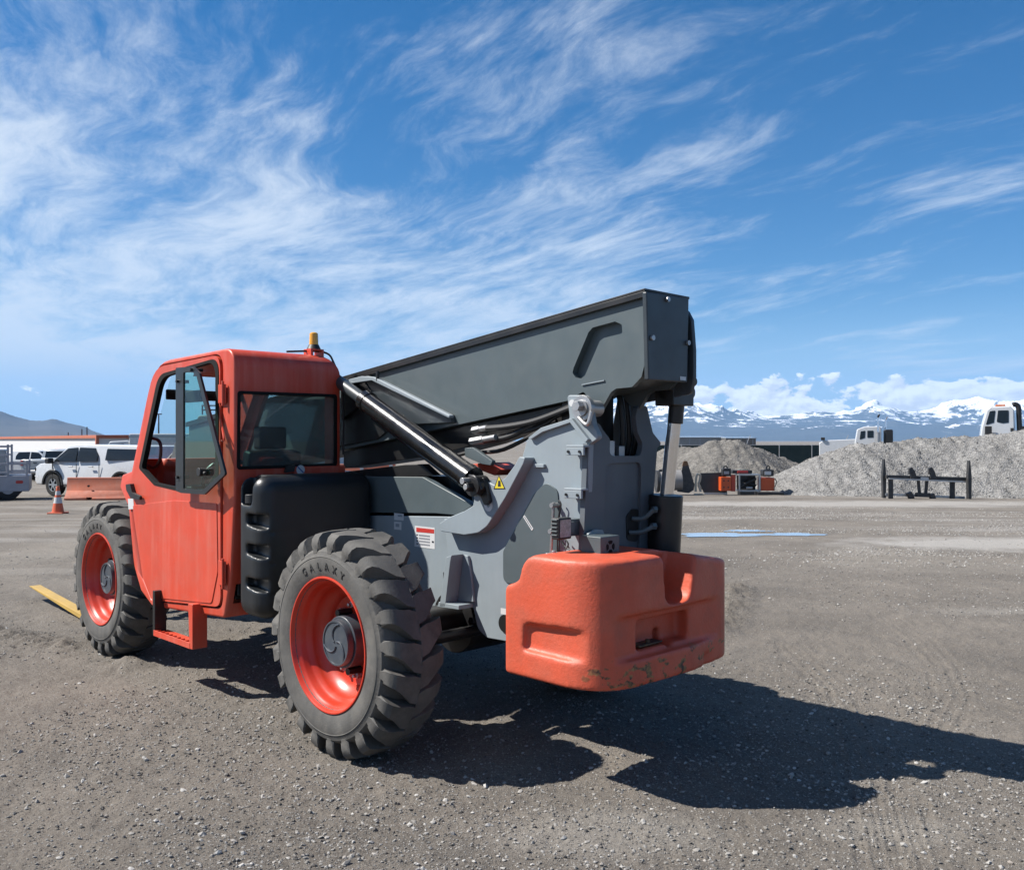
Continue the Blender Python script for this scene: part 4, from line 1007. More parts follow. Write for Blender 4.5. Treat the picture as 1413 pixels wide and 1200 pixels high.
# ------------------------------------------------------------------ puddle
pm = bpy.data.materials.new('shallow_water'); pm.use_nodes = True
pb_ = pm.node_tree.nodes['Principled BSDF']; pb_.inputs['Base Color'].default_value = (.30, .35, .41, 1); pb_.inputs['Roughness'].default_value = .08; pb_.inputs['IOR'].default_value = 1.6; pb_.inputs['Specular IOR Level'].default_value = 1.0
def blob(name, c, pts_r, z, m):
    bm = bmesh.new(); vs = [bm.verts.new((c[0]+x, c[1]+y, z)) for x, y in pts_r]; bm.faces.new(vs)
    me = bpy.data.meshes.new(name); bm.to_mesh(me); bm.free(); me.materials.append(m); o = bpy.data.objects.new(name, me); col.objects.link(o); return o
for (cx_, cy_, rx, ry, sd_) in ((998, 737.5, 66, 2.6, 4), (1098, 737, 36, 2.0, 9), (1030, 732, 30, 1.3, 11)):
    X0, Y0 = GP(cx_, cy_); X1, _ = GP(cx_+rx, cy_); _, Ya = GP(cx_, cy_-ry); r = random.Random(sd_); ph = [r.uniform(0, 6) for _ in range(5)]
    pts = []
    for i in range(120):
        a = 2*math.pi*i/120; k = 1+.16*math.sin(3*a+ph[0])+.12*math.sin(5*a+ph[1])+.08*math.sin(9*a+ph[2])+.05*math.sin(17*a+ph[3])
        pts.append((math.cos(a)*(X1-X0)*k, math.sin(a)*(Ya-Y0)*k))
    tag(blob('puddle', (X0, Y0), pts, .0005+.001*sd_/11, pm), kind='structure')

# ------------------------------------------------------------------ far hills and snowy range
def mountain_mat(name, base, snow_lo, snow_hi, base2):
    m = bpy.data.materials.new(name); m.use_nodes = True; N = m.node_tree.nodes; L = m.node_tree.links; b = N['Principled BSDF']
    tc = N.new('ShaderNodeTexCoord'); sx = N.new('ShaderNodeSeparateXYZ'); L.new(tc.outputs['Object'], sx.inputs[0])
    n = N.new('ShaderNodeTexNoise'); n.inputs['Scale'].default_value = .0035; n.inputs['Detail'].default_value = 12; n.inputs['Roughness'].default_value = .7; L.new(tc.outputs['Object'], n.inputs['Vector'])
    n2 = N.new('ShaderNodeTexNoise'); n2.inputs['Scale'].default_value = .0034; n2.inputs['Detail'].default_value = 12; n2.inputs['Roughness'].default_value = .74; n2.inputs['Distortion'].default_value = .2; L.new(tc.outputs['Object'], n2.inputs['Vector'])
    a = N.new('ShaderNodeMath'); a.operation = 'MULTIPLY_ADD'; L.new(n2.outputs[0], a.inputs[0]); a.inputs[1].default_value = 2600; L.new(sx.outputs[2], a.inputs[2])
    r = N.new('ShaderNodeMapRange'); r.interpolation_type = 'SMOOTHSTEP'; L.new(a.outputs[0], r.inputs[0]); off = 1300; r.inputs[1].default_value = snow_lo+off; r.inputs[2].default_value = snow_hi+off
    mx0 = N.new('ShaderNodeMix'); mx0.data_type = 'RGBA'; L.new(n.outputs[0], mx0.inputs[0]); mx0.inputs[6].default_value = (*base, 1); mx0.inputs[7].default_value = (*base2, 1)
    mx = N.new('ShaderNodeMix'); mx.data_type = 'RGBA'; L.new(r.outputs[0], mx.inputs[0]); L.new(mx0.outputs[2], mx.inputs[6]); mx.inputs[7].default_value = (.92, .93, .95, 1)
    L.new(mx.outputs[2], b.inputs['Base Color']); b.inputs['Roughness'].default_value = .95; b.inputs['Specular IOR Level'].default_value = .1; return m
def ridged(x, y, o=6, seed=0):
    s = 0; a = 1; t = 0; w = 1
    for i in range(o):
        n = 1-np.abs(2*vnoise(x*2.03**i, y*2.03**i, seed+i)-1); n = n*n*w; s = s+a*n; t += a; w = np.clip(n*1.6, 0, 1); a *= .52
    return s/t
pxs = np.linspace(780, 1640, 900); rs = np.linspace(10500, 17500, 170)
KX, RD = np.meshgrid((pxs-706.5)/F0, rs); MY = RD; MX = KX*RD
env = np.interp(pxs, [780, 880, 940, 1000, 1060, 1100, 1160, 1220, 1300, 1413, 1640], [200, 400, 480, 520, 560, 590, 600, 580, 500, 450, 480])[None, :]
prog = np.clip((RD-10500)/4500, 0, 1); back = np.clip((17500-RD)/2200, 0, 1)
mh = 1.75*(prog**1.3)*env*back*(.35+.95*ridged(MX/2300, MY/2300, 7, 3))-20+25*fbm(MX/400, MY/400, 4, 8)*prog
mo = grid_mesh('snowy_mountains', MX, MY, mh, mountain_mat('snow_and_rock', (.022, .030, .034), 400, 520, (.10, .10, .09))); tag(mo, kind='structure')
pxs = np.linspace(-420, 260, 500); rs = np.linspace(5200, 9000, 110); KX, RD = np.meshgrid((pxs-706.5)/F0, rs); MX = KX*RD; MY = RD
env = np.interp(pxs, [-420, -150, -20, 10, 40, 70, 110, 150, 180, 260], [290, 300, 262, 235, 205, 210, 165, 60, 8, 2])[None, :]
prog = np.clip((RD-5200)/1900, 0, 1); back = np.clip((9000-RD)/1500, 0, 1)
mh = (prog**1.2)*env*back*(.62+.50*ridged(MX/900, MY/900, 6, 23))-8
ho = grid_mesh('hills', MX, MY, mh, mountain_mat('scrub_and_rock', (.030, .034, .036), 1900, 2200, (.12, .11, .10))); tag(ho, kind='structure')

# ------------------------------------------------------------------ gravel piles
def pile_mat(name, c0, c1, sc_):
    m = bpy.data.materials.new(name); m.use_nodes = True; N = m.node_tree.nodes; L = m.node_tree.links; b = N['Principled BSDF']
    tc = N.new('ShaderNodeTexCoord'); vo = N.new('ShaderNodeTexVoronoi'); vo.inputs['Scale'].default_value = sc_; L.new(tc.outputs['Object'], vo.inputs['Vector'])
    n = N.new('ShaderNodeTexNoise'); n.inputs['Scale'].default_value = 1.2; n.inputs['Detail'].default_value = 10; L.new(tc.outputs['Object'], n.inputs['Vector'])
    s_ = N.new('ShaderNodeSeparateColor'); L.new(vo.outputs['Color'], s_.inputs[0])
    mx = N.new('ShaderNodeMix'); mx.data_type = 'RGBA'; L.new(s_.outputs[0], mx.inputs[0]); mx.inputs[6].default_value = (*c0, 1); mx.inputs[7].default_value = (*c1, 1)
    m2 = N.new('ShaderNodeMix'); m2.data_type = 'RGBA'; m2.blend_type = 'MULTIPLY'; m2.inputs[0].default_value = .6; L.new(mx.outputs[2], m2.inputs[6]); L.new(n.outputs[0], m2.inputs[7])
    hs = N.new('ShaderNodeHueSaturation'); hs.inputs['Saturation'].default_value = .55; hs.inputs['Value'].default_value = 1.25; L.new(m2.outputs[2], hs.inputs['Color']); L.new(hs.outputs[0], b.inputs['Base Color'])
    b.inputs['Roughness'].default_value = .95; b.inputs['Specular IOR Level'].default_value = .15
    bp = N.new('ShaderNodeBump'); bp.inputs['Strength'].default_value = 1; bp.inputs['Distance'].default_value = .035; L.new(vo.outputs['Distance'], bp.inputs['Height']); L.new(bp.outputs[0], b.inputs['Normal']); return m
M['pileg'] = pile_mat('grey_crushed_stone', (.14, .135, .125), (.275, .262, .242), 16)
M['pileb'] = pile_mat('brown_gravel', (.115, .102, .084), (.22, .198, .165), 18)
def smax(a, b_, k): 
    h = np.clip(.5+.5*(a-b_)/k, 0, 1); return b_*(1-h)+a*h+k*h*(1-h)
def pile(name, x0, x1, y0, y1, ridges, m, res, sl=.62, seed=0, label=''):
    nx = int((x1-x0)/res); ny = int((y1-y0)/res); X, Y = np.meshgrid(np.linspace(x0, x1, nx), np.linspace(y0, y1, ny))
    H = np.full(X.shape, -5.0)
    for pts in ridges:
        for (a, b_) in zip(pts, pts[1:]):
            dx, dy = b_[0]-a[0], b_[1]-a[1]; L2 = dx*dx+dy*dy+1e-9
            t = np.clip(((X-a[0])*dx+(Y-a[1])*dy)/L2, 0, 1); d = np.hypot(X-a[0]-t*dx, Y-a[1]-t*dy); top = a[2]+t*(b_[2]-a[2])
            H = smax(H, top+.42-sl*np.sqrt(d*d+.25), .12)
    H += (fbm(X*.8, Y*.8, 4, seed+3)-.5)*.34+(fbm(X*6, Y*6, 3, seed+8)-.5)*.13
    H -= np.abs(fbm(X*1.6+Y*.2, Y*.5, 3, seed+5)-.5)*.35
    g0_ = slope(Y); H = np.maximum(H, g0_-.25)
    f = lambda x, y: H[np.clip(((y-y0)/(y1-y0)*(ny-1)).astype(int), 0, ny-1), np.clip(((x-x0)/(x1-x0)*(nx-1)).astype(int), 0, nx-1)]
    o = grid_mesh(name, X, Y, H, m); tag(o, label, 'gravel pile'); return o, f
P2 = [(WX(1135, 36), 36.4, WZ(634, 36)), (WX(1180, 36.5), 36.5, WZ(615, 36.5)), (WX(1262, 36.5), 36.5, WZ(612, 36.5)), (WX(1413, 35.5), 35.5, WZ(601, 35.5)), (WX(1560, 35), 35, WZ(592, 35))]
o2, hf2 = pile('gravel_pile', 8, 34, 28, 45, [P2], M['pileg'], .07, seed=11, label='long grey pile of crushed stone with two white truck cabs showing over its crest')
P1 = [[(WX(985, 48), 48, WZ(611.5, 48)), (WX(1012, 48), 48, WZ(611, 48))], [(WX(1012, 48), 48, WZ(613, 48)), (WX(1045, 50), 50, WZ(622, 50)), (WX(1075, 51), 51, WZ(632, 51))], [(WX(925, 52), 52, WZ(620, 52)), (WX(985, 50), 50, WZ(617, 50))]]
o1, hf1 = pile('gravel_pile', 4, 18.5, 42, 57, P1, M['pileb'], .07, seed=31, label='brownish grey conical gravel pile in front of the green screened fence')
for (nm, hf, xa, xb, ya, yb, n_, m_, s0, s1, sd_) in (('pile_stones', hf2, 9, 24, 29, 37, 26000, M['stone'], .014, .045, 41), ('pile_stones', hf1, 5.5, 18, 43, 50, 9000, M['stone'], .016, .045, 42)):
    _g = ground_h
    r_ = np.random.default_rng(sd_)
    def ground_h(X, Y, hf=hf): return hf(X, Y)
    sl_ = stones(nm, n_, ya, yb, s0, s1, m_, sd_, xr=.62, power=1.0, clump=lambda X, Y, r, xa=xa, xb=xb, hf=hf: (X > xa) & (X < xb) & (hf(X, Y) > slope(Y)-.05))
    ground_h = _g
    gtag(sl_, 'coarse loose stones covering the face of the %s' % ('long grey stone pile' if sd_ == 41 else 'conical brown gravel pile'))

# ------------------------------------------------------------------ background things
def WB(): return B()
def q3(px_, py_, Y): return (WX(px_, Y), WZ(py_, Y))
def wheel_at(b, x, y, z, r, w, n=28):
    b.cyl((x, y-w/2, z), (x, y+w/2, z), r, n=n)
def pickup(loc, heading, paint, topper, label, group='pickups parked by the storage building', mirrored=False):
    R_ = empty('pickup_truck', loc, math.atan2(heading[1], heading[0])); tag(R_, label, 'pickup', group)
    W = .98                                     # half width; x forward, y left
    if topper: roofline = [(-4.85, 1.30), (-4.75, 1.86), (-4.6, 1.90), (-1.2, 1.93)]
    else: roofline = [(-4.85, 1.02), (-4.85, 1.32), (-2.95, 1.34), (-2.85, 1.86), (-2.7, 1.90), (-1.2, 1.93)]
    prof = roofline+[(-.75, 1.88), (.05, 1.28), (.75, 1.20), (.98, 1.08), (1.02, .55), (.92, .42), (-4.80, .45), (-4.88, .60)]
    def arch(cx_): return [(cx_+.52*math.cos(a), .42+.50*math.sin(a)) for a in [math.radians(t) for t in range(0, 181, 18)]]
    p = fillet(prof, .05, 4)
    b = WB(); b.prism(p, -W, W, 'v'); bo = b.build('body', paint, R_)
    md = bo.modifiers.new('b', 'BEVEL'); md.width = .07; md.segments = 3; md.limit_method = 'ANGLE'; md.angle_limit = math.radians(50)
    apply_mods(bo)
    # lean the glasshouse inwards
    for v in bo.data.vertices:
        if v.co.z > 1.25 : v.co.y *= 1-.16*(v.co.z-1.25)/.65
    cs = []
    for cx_ in (0, -3.7):
        q = WB(); q.prism([(cx_+.52, .2)]+arch(cx_)+[(cx_-.52, .2)], -1.2, 1.2, 'v'); cs.append(q.build('cutter', paint))
    cut(bo, cs)
    for cx_ in (0, -3.7):
        for s_ in (1, -1):
            b = WB(); b.prism([(cx_+.60*math.cos(math.radians(t)), .42+.57*math.sin(math.radians(t))) for t in range(0, 181, 12)]+[(cx_+.51*math.cos(math.radians(t)), .42+.49*math.sin(math.radians(t))) for t in range(180, -1, -12)], s_*(W-.05), s_*(W+.025), 'v'); b.build('wheel_arch', M['plast'], R_, .01)
            b = WB(); b.lathe([(-.13, .24), (-.14, .30), (-.13, .40), (-.09, .42), (.09, .42), (.13, .40), (.14, .30), (.13, .24)], (0, 0, 0), 32, True)
            w = b.build('wheel', M['rubber2'], R_, 0); w.location = (cx_, s_*.84, .42)
            b = WB(); b.cyl((0, .10, 0), (0, .12, 0), .10, n=12)
            for k in range(6):
                a = math.radians(60*k); b.prism([(.07*math.cos(a-.35), .07*math.sin(a-.35)), (.245*math.cos(a-.14), .245*math.sin(a-.14)), (.245*math.cos(a+.14), .245*math.sin(a+.14)), (.07*math.cos(a+.35), .07*math.sin(a+.35))], .10, .125, 'v')
            b.lathe([(.09, .245), (.13, .245), (.13, .225), (.09, .225)], (0, 0, 0), 28, True)
            rm = b.build('rim', M['silver'], w, .004)
            if s_ < 0: rm.rotation_euler = (0, 0, math.pi)
    def sidew(name, pts, m, s_):
        q = WB(); o_ = []
        pp = fillet(pts, .04, 3)
        f = lambda z: (W)*(1-.16*(z-1.25)/.65) if z > 1.25 else W
        q.hull4([[(x, s_*(f(z)-.03), z) for x, z in pp], [(x, s_*(f(z)+.004), z) for x, z in pp]]); q.build(name, m, R_)
    for s_ in (1, -1):
        sidew('side_window', [(-.02, 1.30), (-.72, 1.78), (-1.28, 1.82), (-1.28, 1.30)], M['carglass'], s_)
        sidew('side_window', [(-1.36, 1.30), (-1.36, 1.82), (-2.25, 1.80), (-2.42, 1.55), (-2.42, 1.32)], M['carglass'], s_)
        if topper: sidew('side_window', [(-2.85, 1.36), (-2.85, 1.78), (-4.5, 1.76), (-4.6, 1.38)], M['carglass'], s_)
        b = WB(); b.box(-.12, .10, s_*(W+.02) if s_ > 0 else s_*(W+.26), s_*(W+.26) if s_ > 0 else s_*(W+.02), 1.22, 1.42); b.build('wing_mirror', M['plast'], R_, .04, 3)
        for hx in (-1.05, -2.15): b = WB(); b.box(hx-.12, hx+.10, min(s_*W, s_*(W+.05)), max(s_*W, s_*(W+.05)), 1.10, 1.14); b.build('door_handle', M['steel'], R_, .01)
        b = WB()
        for lx in (.02, -1.32, -2.55): b.box(lx-.006, lx+.006, min(s_*(W-.02), s_*(W+.001)), max(s_*(W-.02), s_*(W+.001)), .62, 1.22)
        b.each('door_gap', M['plast'], R_)
        b = WB(); b.box(-4.895, -4.84, s_*(W-.17) if s_ > 0 else s_*W*.99, s_*W*.99 if s_ > 0 else s_*(W-.17), .95, 1.28); b.build('tail_light', M['decalr'], R_, .01)
        b = WB(); b.box(.90, 1.03, s_*(W-.32) if s_ > 0 else s_*W, s_*W if s_ > 0 else s_*(W-.32), .92, 1.06); b.build('headlight', M['carglass'], R_, .02)
        b = WB(); b.box(-3.0, -.7, min(s_*(W-.05), s_*(W+.05)), max(s_*(W-.05), s_*(W+.05)), .36, .42); b.build('running_board', M['plast'], R_, .01)
    b = WB(); b.hull4([[(-.70, -.74, 1.84), (-.70, .74, 1.84), (.03, .80, 1.30), (.03, -.80, 1.30)], [(-.68, -.74, 1.86), (-.68, .74, 1.86), (.05, .80, 1.32), (.05, -.80, 1.32)]]); b.build('windshield', M['carglass'], R_)
    if not topper:
        b = WB(); b.hull4([[(-2.93, -.70, 1.42), (-2.93, .70, 1.42), (-2.86, .66, 1.80), (-2.86, -.66, 1.80)], [(-2.94, -.70, 1.42), (-2.94, .70, 1.42), (-2.87, .66, 1.80), (-2.87, -.66, 1.80)]]); b.build('rear_window', M['carglass'], R_)
    b = WB(); b.box(-4.90, -4.875, -.72, .72, .78, 1.24); tg = b.build('tailgate', paint, R_, .015); b = WB(); b.box(-4.91, -4.898, -.12, .12, 1.10, 1.16); b.build('tailgate_handle', M['plast'], tg)
    b = WB(); b.box(-5.02, -4.85, -.92, .92, .52, .68); b.build('bumper', M['steel'] if not topper else paint, R_, .03)
    b = WB(); b.box(.97, 1.06, -.90, .90, .42, .62); b.build('bumper', M['plast'], R_, .03); b = WB(); b.box(1.0, 1.04, -.55, .55, .70, 1.05); b.build('grille', M['plast'], R_, .01)
    b = WB(); b.box(-4.6, .5, -.7, .7, .35, .5); b.build('underbody', M['plast'], R_)
    return R_
hd = Vector((-.888, .459)); xf, yf = GS(77, 684)
ctr = Vector((xf, yf))+Vector((.459, .888))*.84
pickup((ctr.x, ctr.y, float(slope(yf))), hd, M['white'], True, 'white crew cab pickup with dark rear topper window, parked beyond the orange cone')
x_, y_ = GS(50, 664); pickup((x_+.5, y_+4.9, float(slope(y_))), Vector((.12, .99)), M['silver'], False, 'blue grey pickup seen from behind, tailgate closed, left of the white crew cab pickup')
x_, y_ = GS(22, 662); pickup((x_+1.4, y_+2.5, float(slope(y_+2))), Vector((.95, -.2)), M['white'], False, 'white pickup mostly hidden behind the flatbed truck at the left edge')

# flatbed work truck at the left edge
Yb = 30.5; gz_ = float(slope(Yb))
T = empty('flatbed_truck', (WX(20, Yb), Yb, gz_)); T.rotation_euler = (0, 0, math.radians(26)); tag(T, 'pale grey flatbed truck with metal rails, cut off by the left edge of the photo', 'truck')
def TP(x_, y_, Y=Yb): return (WX(x_, Y)-WX(20, Yb), WZ(y_, Y)-gz_)
fb = mat('pale_grey_truck_paint', (.46, .46, .50), .45)
x0, z1 = TP(38, 656); xl = x0-4.6; _, z0 = TP(38, 678)
b = WB(); b.box(xl, x0, 0, 2.3, z0, z1); b.build('flatbed', fb, T, .02)
for yy in (.0, 2.24):
    for xx in (33.5, 10.5, -30, -70):
        a, _ = TP(xx, 650); _, t = TP(xx, 613 if xx < 20 else 636); b = WB(); b.box(a, a+.07, yy, yy+.07, z1, t); b.build('stake_post', fb, T, .01)
    for zz in (640, 652): b = WB(); a, z = TP(-80, zz); a2, _ = TP(36, zz); b.box(a, a2, yy-.01, yy+.03, z-.03, z+.03); b.build('rail', fb, T, .008)
    for zz in (616, 628): b = WB(); a, z = TP(-80, zz); a2, _ = TP(12, zz); b.box(a, a2, yy-.01, yy+.03, z-.03, z+.03); b.build('rail', fb, T, .008)
b = WB(); a, z = TP(4, 620); b.box(a-1.2, a+.1, .4, 1.8, z1, z); b.build('tool_box', M['silver'], T, .04)
a, z = TP(26, 665); b = WB(); b.prism(fillet([(a-.11, z-.05), (a+.11, z-.05), (a+.11, z+.05), (a-.11, z+.05)], .05), -.012, .003, 'v'); b.build('marker_light', M['decalr'], T)
a, z = TP(0, 663); b = WB(); b.cyl((a, -.01, z), (a, .01, z), .05, n=14); b.build('marker_light', M['plast'], T)
for yy in (.15, 2.1):
    for xx in (12, -14): a, _ = TP(xx, 690); b = WB(); wheel_at(b, a, yy, .40, .40, .26); w = b.build('wheel', M['rubber2'], T, .03); b = WB(); b.cyl((a, yy-.135, .40), (a, yy-.12, .40), .2, n=20); b.build('rim', M['silver'], w)
b = WB(); b.box(xl, x0-.2, .5, 1.8, .45, z0); b.build('chassis', M['black'], T); b = WB(); b.box(xl-2.0, xl, .1, 2.2, .5, 2.3); b.build('cab', M['white'], T, .12, 3)
b = WB(); b.box(x0-.35, x0-.30, .05, .5, .25, z0); b.build('mud_flap', M['plast'], T)

# cone
x_, y_ = GS(80, 708.5); gz_ = float(slope(y_))
C0 = empty('traffic_cone', (x_, y_, gz_)); tag(C0, 'orange traffic cone with a pale reflective collar standing on the bare dirt', 'traffic cone')
om = mat('orange_cone_plastic', (.85, .16, .06), .5, var=.05)
b = WB(); b.box(-.19, .19, -.19, .19, .0, .04); b.build('base', om, C0, .01)
for (r0, r1, za, zb, m_) in ((.145, .105, .04, .27, om), (.105, .078, .27, .42, M['decalw']), (.078, .066, .42, .48, om), (.066, .052, .48, .58, M['decalw']), (.052, .035, .58, .70, om)):
    b = WB(); b.cyl((0, 0, za), (0, 0, zb), r0, r1, n=28, cap=zb > .69 or za < .05); b.build('cone_body' if m_ is om else 'reflective_collar', m_, C0)

# jersey barriers
bm_ = mat('salmon_painted_concrete', (.58, .16, .085), .75, var=.12, c2=(.62, .25, .18), c2amt=.6, bump=.2, bscale=30, dirt=(.3, .2, .15), damt=.3)
def barrier(x0, x1, Y, top, bot, m, label, pieces=()):
    H_ = WZ(top, Y)-WZ(bot, Y); gz = WZ(bot, Y); xa = WX(x0, Y); xb = WX(x1, Y)
    o = empty('concrete_barrier', ((xa+xb)/2, Y+.3, gz)); tag(o, label, 'barrier', 'orange painted barriers at the yard edge'); hl = (xb-xa)/2
    b = WB(); sec = [(-.30, 0), (-.30, .07), (-.115, H_*.42), (-.075, H_), (.075, H_), (.115, H_*.42), (.30, .07), (.30, 0)]
    b.prism(sec, -hl, hl, 'u'); ob = b.build('barrier_body', m, o, .015)
    cs = []
    for k in (-.6, .35):
        q = WB(); q.box(hl*k-.09, hl*k+.09, -1, 1, -.1, .09 if k > 0 else .09); cs.append(q.build('cutter', m))
    md_ = list(ob.modifiers); ob.modifiers.clear(); cut(ob, cs); mdx = ob.modifiers.new('b', 'BEVEL'); mdx.width = .015; mdx.limit_method = 'ANGLE'
    b = WB(); b.cyl((-hl+.75, -.14, H_*.62), (-hl+.75, -.05, H_*.62), .035, n=12); b.build('lifting_hole', M['plast'], o)
    return o
barrier(88, 262, GS(88, 690)[1], 659, 690, bm_, 'salmon orange concrete barrier lying in front of the white crew cab pickup')
ob = barrier(452, 545, 62, 640, 661, bm_, 'orange barrier with white stripes glimpsed under the raised boom')
for k in (-.5, .0, .5): b = WB(); b.box(k*4-.12, k*4+.12, -.135, -.07, .55, .98); b.build('white_stripe', M['decalw'], ob)

# storage building
wm = bpy.data.materials.new('white_ribbed_siding'); wm.use_nodes = True; _n = wm.node_tree.nodes; _l = wm.node_tree.links; _b = _n['Principled BSDF']
_t = _n.new('ShaderNodeTexCoord'); _w = _n.new('ShaderNodeTexWave'); _w.inputs['Scale'].default_value = 1.0; _w.bands_direction = 'X'; _w.inputs['Distortion'].default_value = 0; _l.new(_t.outputs['Object'], _w.inputs['Vector'])
_r = _n.new('ShaderNodeMapRange'); _r.inputs[3].default_value = .50; _r.inputs[4].default_value = .62; _l.new(_w.outputs['Fac'], _r.inputs[0]); _c = _n.new('ShaderNodeCombineColor'); [_l.new(_r.outputs[0], _c.inputs[i]) for i in range(3)]
_l.new(_c.outputs[0], _b.inputs['Base Color']); _p = _n.new('ShaderNodeBump'); _p.inputs['Distance'].default_value = .04; _l.new(_w.outputs['Fac'], _p.inputs['Height']); _l.new(_p.outputs[0], _b.inputs['Normal']); _b.inputs['Roughness'].default_value = .6
A0 = Vector((WX(135, 85), 85)); Bd = Vector((WX(-10, 130), 130))-A0; Ln = Bd.length; Bd.normalize()
S_ = empty('storage_building', (A0.x, A0.y, -2.0), math.atan2(Bd.y, Bd.x)); tag(S_, 'long low white metal storage building with salmon orange roof trim', 'building')
hz_ = WZ(604.5, 85)+2.0; ht = WZ(599, 85)+2.0; dp = 30
b = WB(); b.box(0, Ln+30, -dp, 0, 0, hz_); b.build('wall', wm, S_)
b = WB(); b.prism([(-.0-dp-.2, hz_), (.2, hz_), (.2, ht-.08), (-dp/2, ht+.1), (-dp-.2, ht-.08)], -.2, Ln+30, 'u'); b.build('roof', bm_, S_, .02)
b = WB(); b.box(-.25, .05, -.05, .22, 0, hz_); b.build('corner_trim', bm_, S_, .02)
xx = 10.5
b = WB(); b.box(14.5, 17.3, .0, .12, 1.6, 2.9); wi = b.build('door_sign', bm_, S_, .02); b = WB(); b.box(14.8, 17.0, .12, .14, 1.75, 2.5); b.build('panel', mat('tan_panel', (.35, .28, .2), .6), wi)
for (pxx, hh) in ((76, .55), (82, .7), (59, .3)):
    t = (135-pxx)/145*Ln; b = WB(); b.cyl((t, -4, ht-.1), (t, -4, ht+hh*1.4), .06, n=8); b.build('roof_pipe', M['plast'], S_)
# lamp pole seen through the cab
PX_ = WX(219, 90); o = empty('light_pole', (PX_, 90, -1.4)); tag(o, 'thin tall pole seen through the open cab window', 'pole')
b = WB(); b.cyl((0, 0, 0), (0, 0, WZ(572, 90)+1.4), .09, .06, n=10); b.build('pole', M['plast'], o); b = WB(); b.box(-.3, .3, -.08, .08, WZ(572, 90)+1.4, WZ(572, 90)+1.5); b.build('lamp_head', M['plast'], o, .02)

# box truck seen through the cab windows
Yt = 40; gz_ = float(slope(Yt)); T = empty('box_truck', (WX(228, Yt), Yt, gz_)); tag(T, 'white box truck seen through the open window of the red cab', 'truck')
b = WB(); b.box(-1.6, 4.6, 0, 2.4, .9, WZ(598, Yt)-gz_); b.build('cargo_box', M['white'], T, .04)
b = WB(); b.box(-1.62, 4.62, -.02, .02, WZ(603, Yt)-gz_, WZ(601, Yt)-gz_); b.build('trim', M['silver'], T)
b = WB(); b.prism(fillet([(-3.3, .6), (-3.4, 1.3), (-2.9, 1.5), (-2.5, 2.15), (-1.65, 2.2), (-1.65, .6)], .08), .1, 2.3, 'v'); cb_ = b.build('cab', M['white'], T, .05, 3)
b = WB(); b.prism(fillet([(-2.75, 1.45), (-2.42, 2.02), (-1.85, 2.05), (-1.85, 1.45)], .05), .085, .11, 'v'); b.build('side_window', M['carglass'], cb_)
b = WB(); b.box(-3.0, 4.5, .4, 2.0, .55, .9); b.build('chassis', M['black'], T)
for xx in (-2.5, 3.0): b = WB(); wheel_at(b, xx, .18, .45, .45, .28); w = b.build('wheel', M['rubber2'], T, .03); b = WB(); b.cyl((xx, .03, .45), (xx, .045, .45), .22, n=18); b.build('rim', M['silver'], w)

# another machine glimpsed through the cab
Yt = 24; gz_ = float(slope(Yt)); T = empty('wheel_loader', (WX(300, Yt), Yt, gz_)); tag(T, 'grey wheel loader with a roof rack, glimpsed through the tinted pane of the red cab', 'loader')
lg_ = mat('grey_loader_paint', (.22, .23, .22), .5)
b = WB(); b.prism(fillet([(-1.5, .6), (-1.5, 1.25), (-.9, 1.9), (.3, 2.0), (1.8, 1.6), (1.9, .6)], .15), 0, 1.7, 'v'); b.build('body', lg_, T, .05)
b = WB(); b.prism(fillet([(-.75, 1.7), (-.6, 2.55), (.5, 2.6), (.6, 1.7)], .1), .2, 1.5, 'v'); cb_ = b.build('cab', lg_, T, .04)
b = WB(); b.prism(fillet([(-.6, 1.85), (-.48, 2.42), (.38, 2.45), (.42, 1.85)], .06), .19, .22, 'v'); b.build('side_window', M['carglass'], cb_)
b = WB()
for x_ in (-.5, 0, .45): b.cyl((x_, .3, 2.58), (x_, .3, 2.82), .02, n=6)
b.cyl((-.52, .3, 2.82), (.47, .3, 2.82), .02, n=6); b.cyl((-.52, .3, 2.70), (.47, .3, 2.70), .02, n=6); b.build('roof_rack', M['black'], cb_)
for xx in (-.9, 1.3): b = WB(); wheel_at(b, xx, .05, .62, .62, .4); w = b.build('wheel', M['rubber2'], T, .05); b = WB(); b.cyl((xx, -.17, .62), (xx, -.15, .62), .3, n=20); b.build('rim', lg_, w)

# fence and far sheds
gm = mat('green_mesh_screen', (.020, .042, .038), .8, var=.15, vscale=.5)
Yf = 100; gz_ = float(slope(Yf)); zt = WZ(614, Yf)
F_ = empty('screened_fence', (WX(1050, Yf), Yf, gz_)); tag(F_, 'long chain link fence covered with dark green screening behind the piles', 'fence')
xa = WX(760, Yf)-WX(1050, Yf); xb = WX(1480, Yf)-WX(1050, Yf); n_ = int((xb-xa)/3.6)
b = WB(); b.box(xa, xb, -.02, .02, .05, zt-gz_-.02); b.build('screen', gm, F_)
b = WB(); b.cyl((xa, 0, zt-gz_), (xb, 0, zt-gz_), .035, n=8); b.build('top_rail', M['steel'], F_)
for k in range(n_+1):
    x_ = xa+(xb-xa)*k/n_; b = WB(); b.cyl((x_, -.08, 0), (x_, -.08, zt-gz_+.1), .05, n=8)
    if k % 3 == 0: b.tube([(x_, -.08, zt-gz_), (x_+.15, -.08, zt-gz_+.5), (x_+.42, -.1, zt-gz_+1.1)], .035, 6)
    b.build('fence_post', M['steel'], F_)
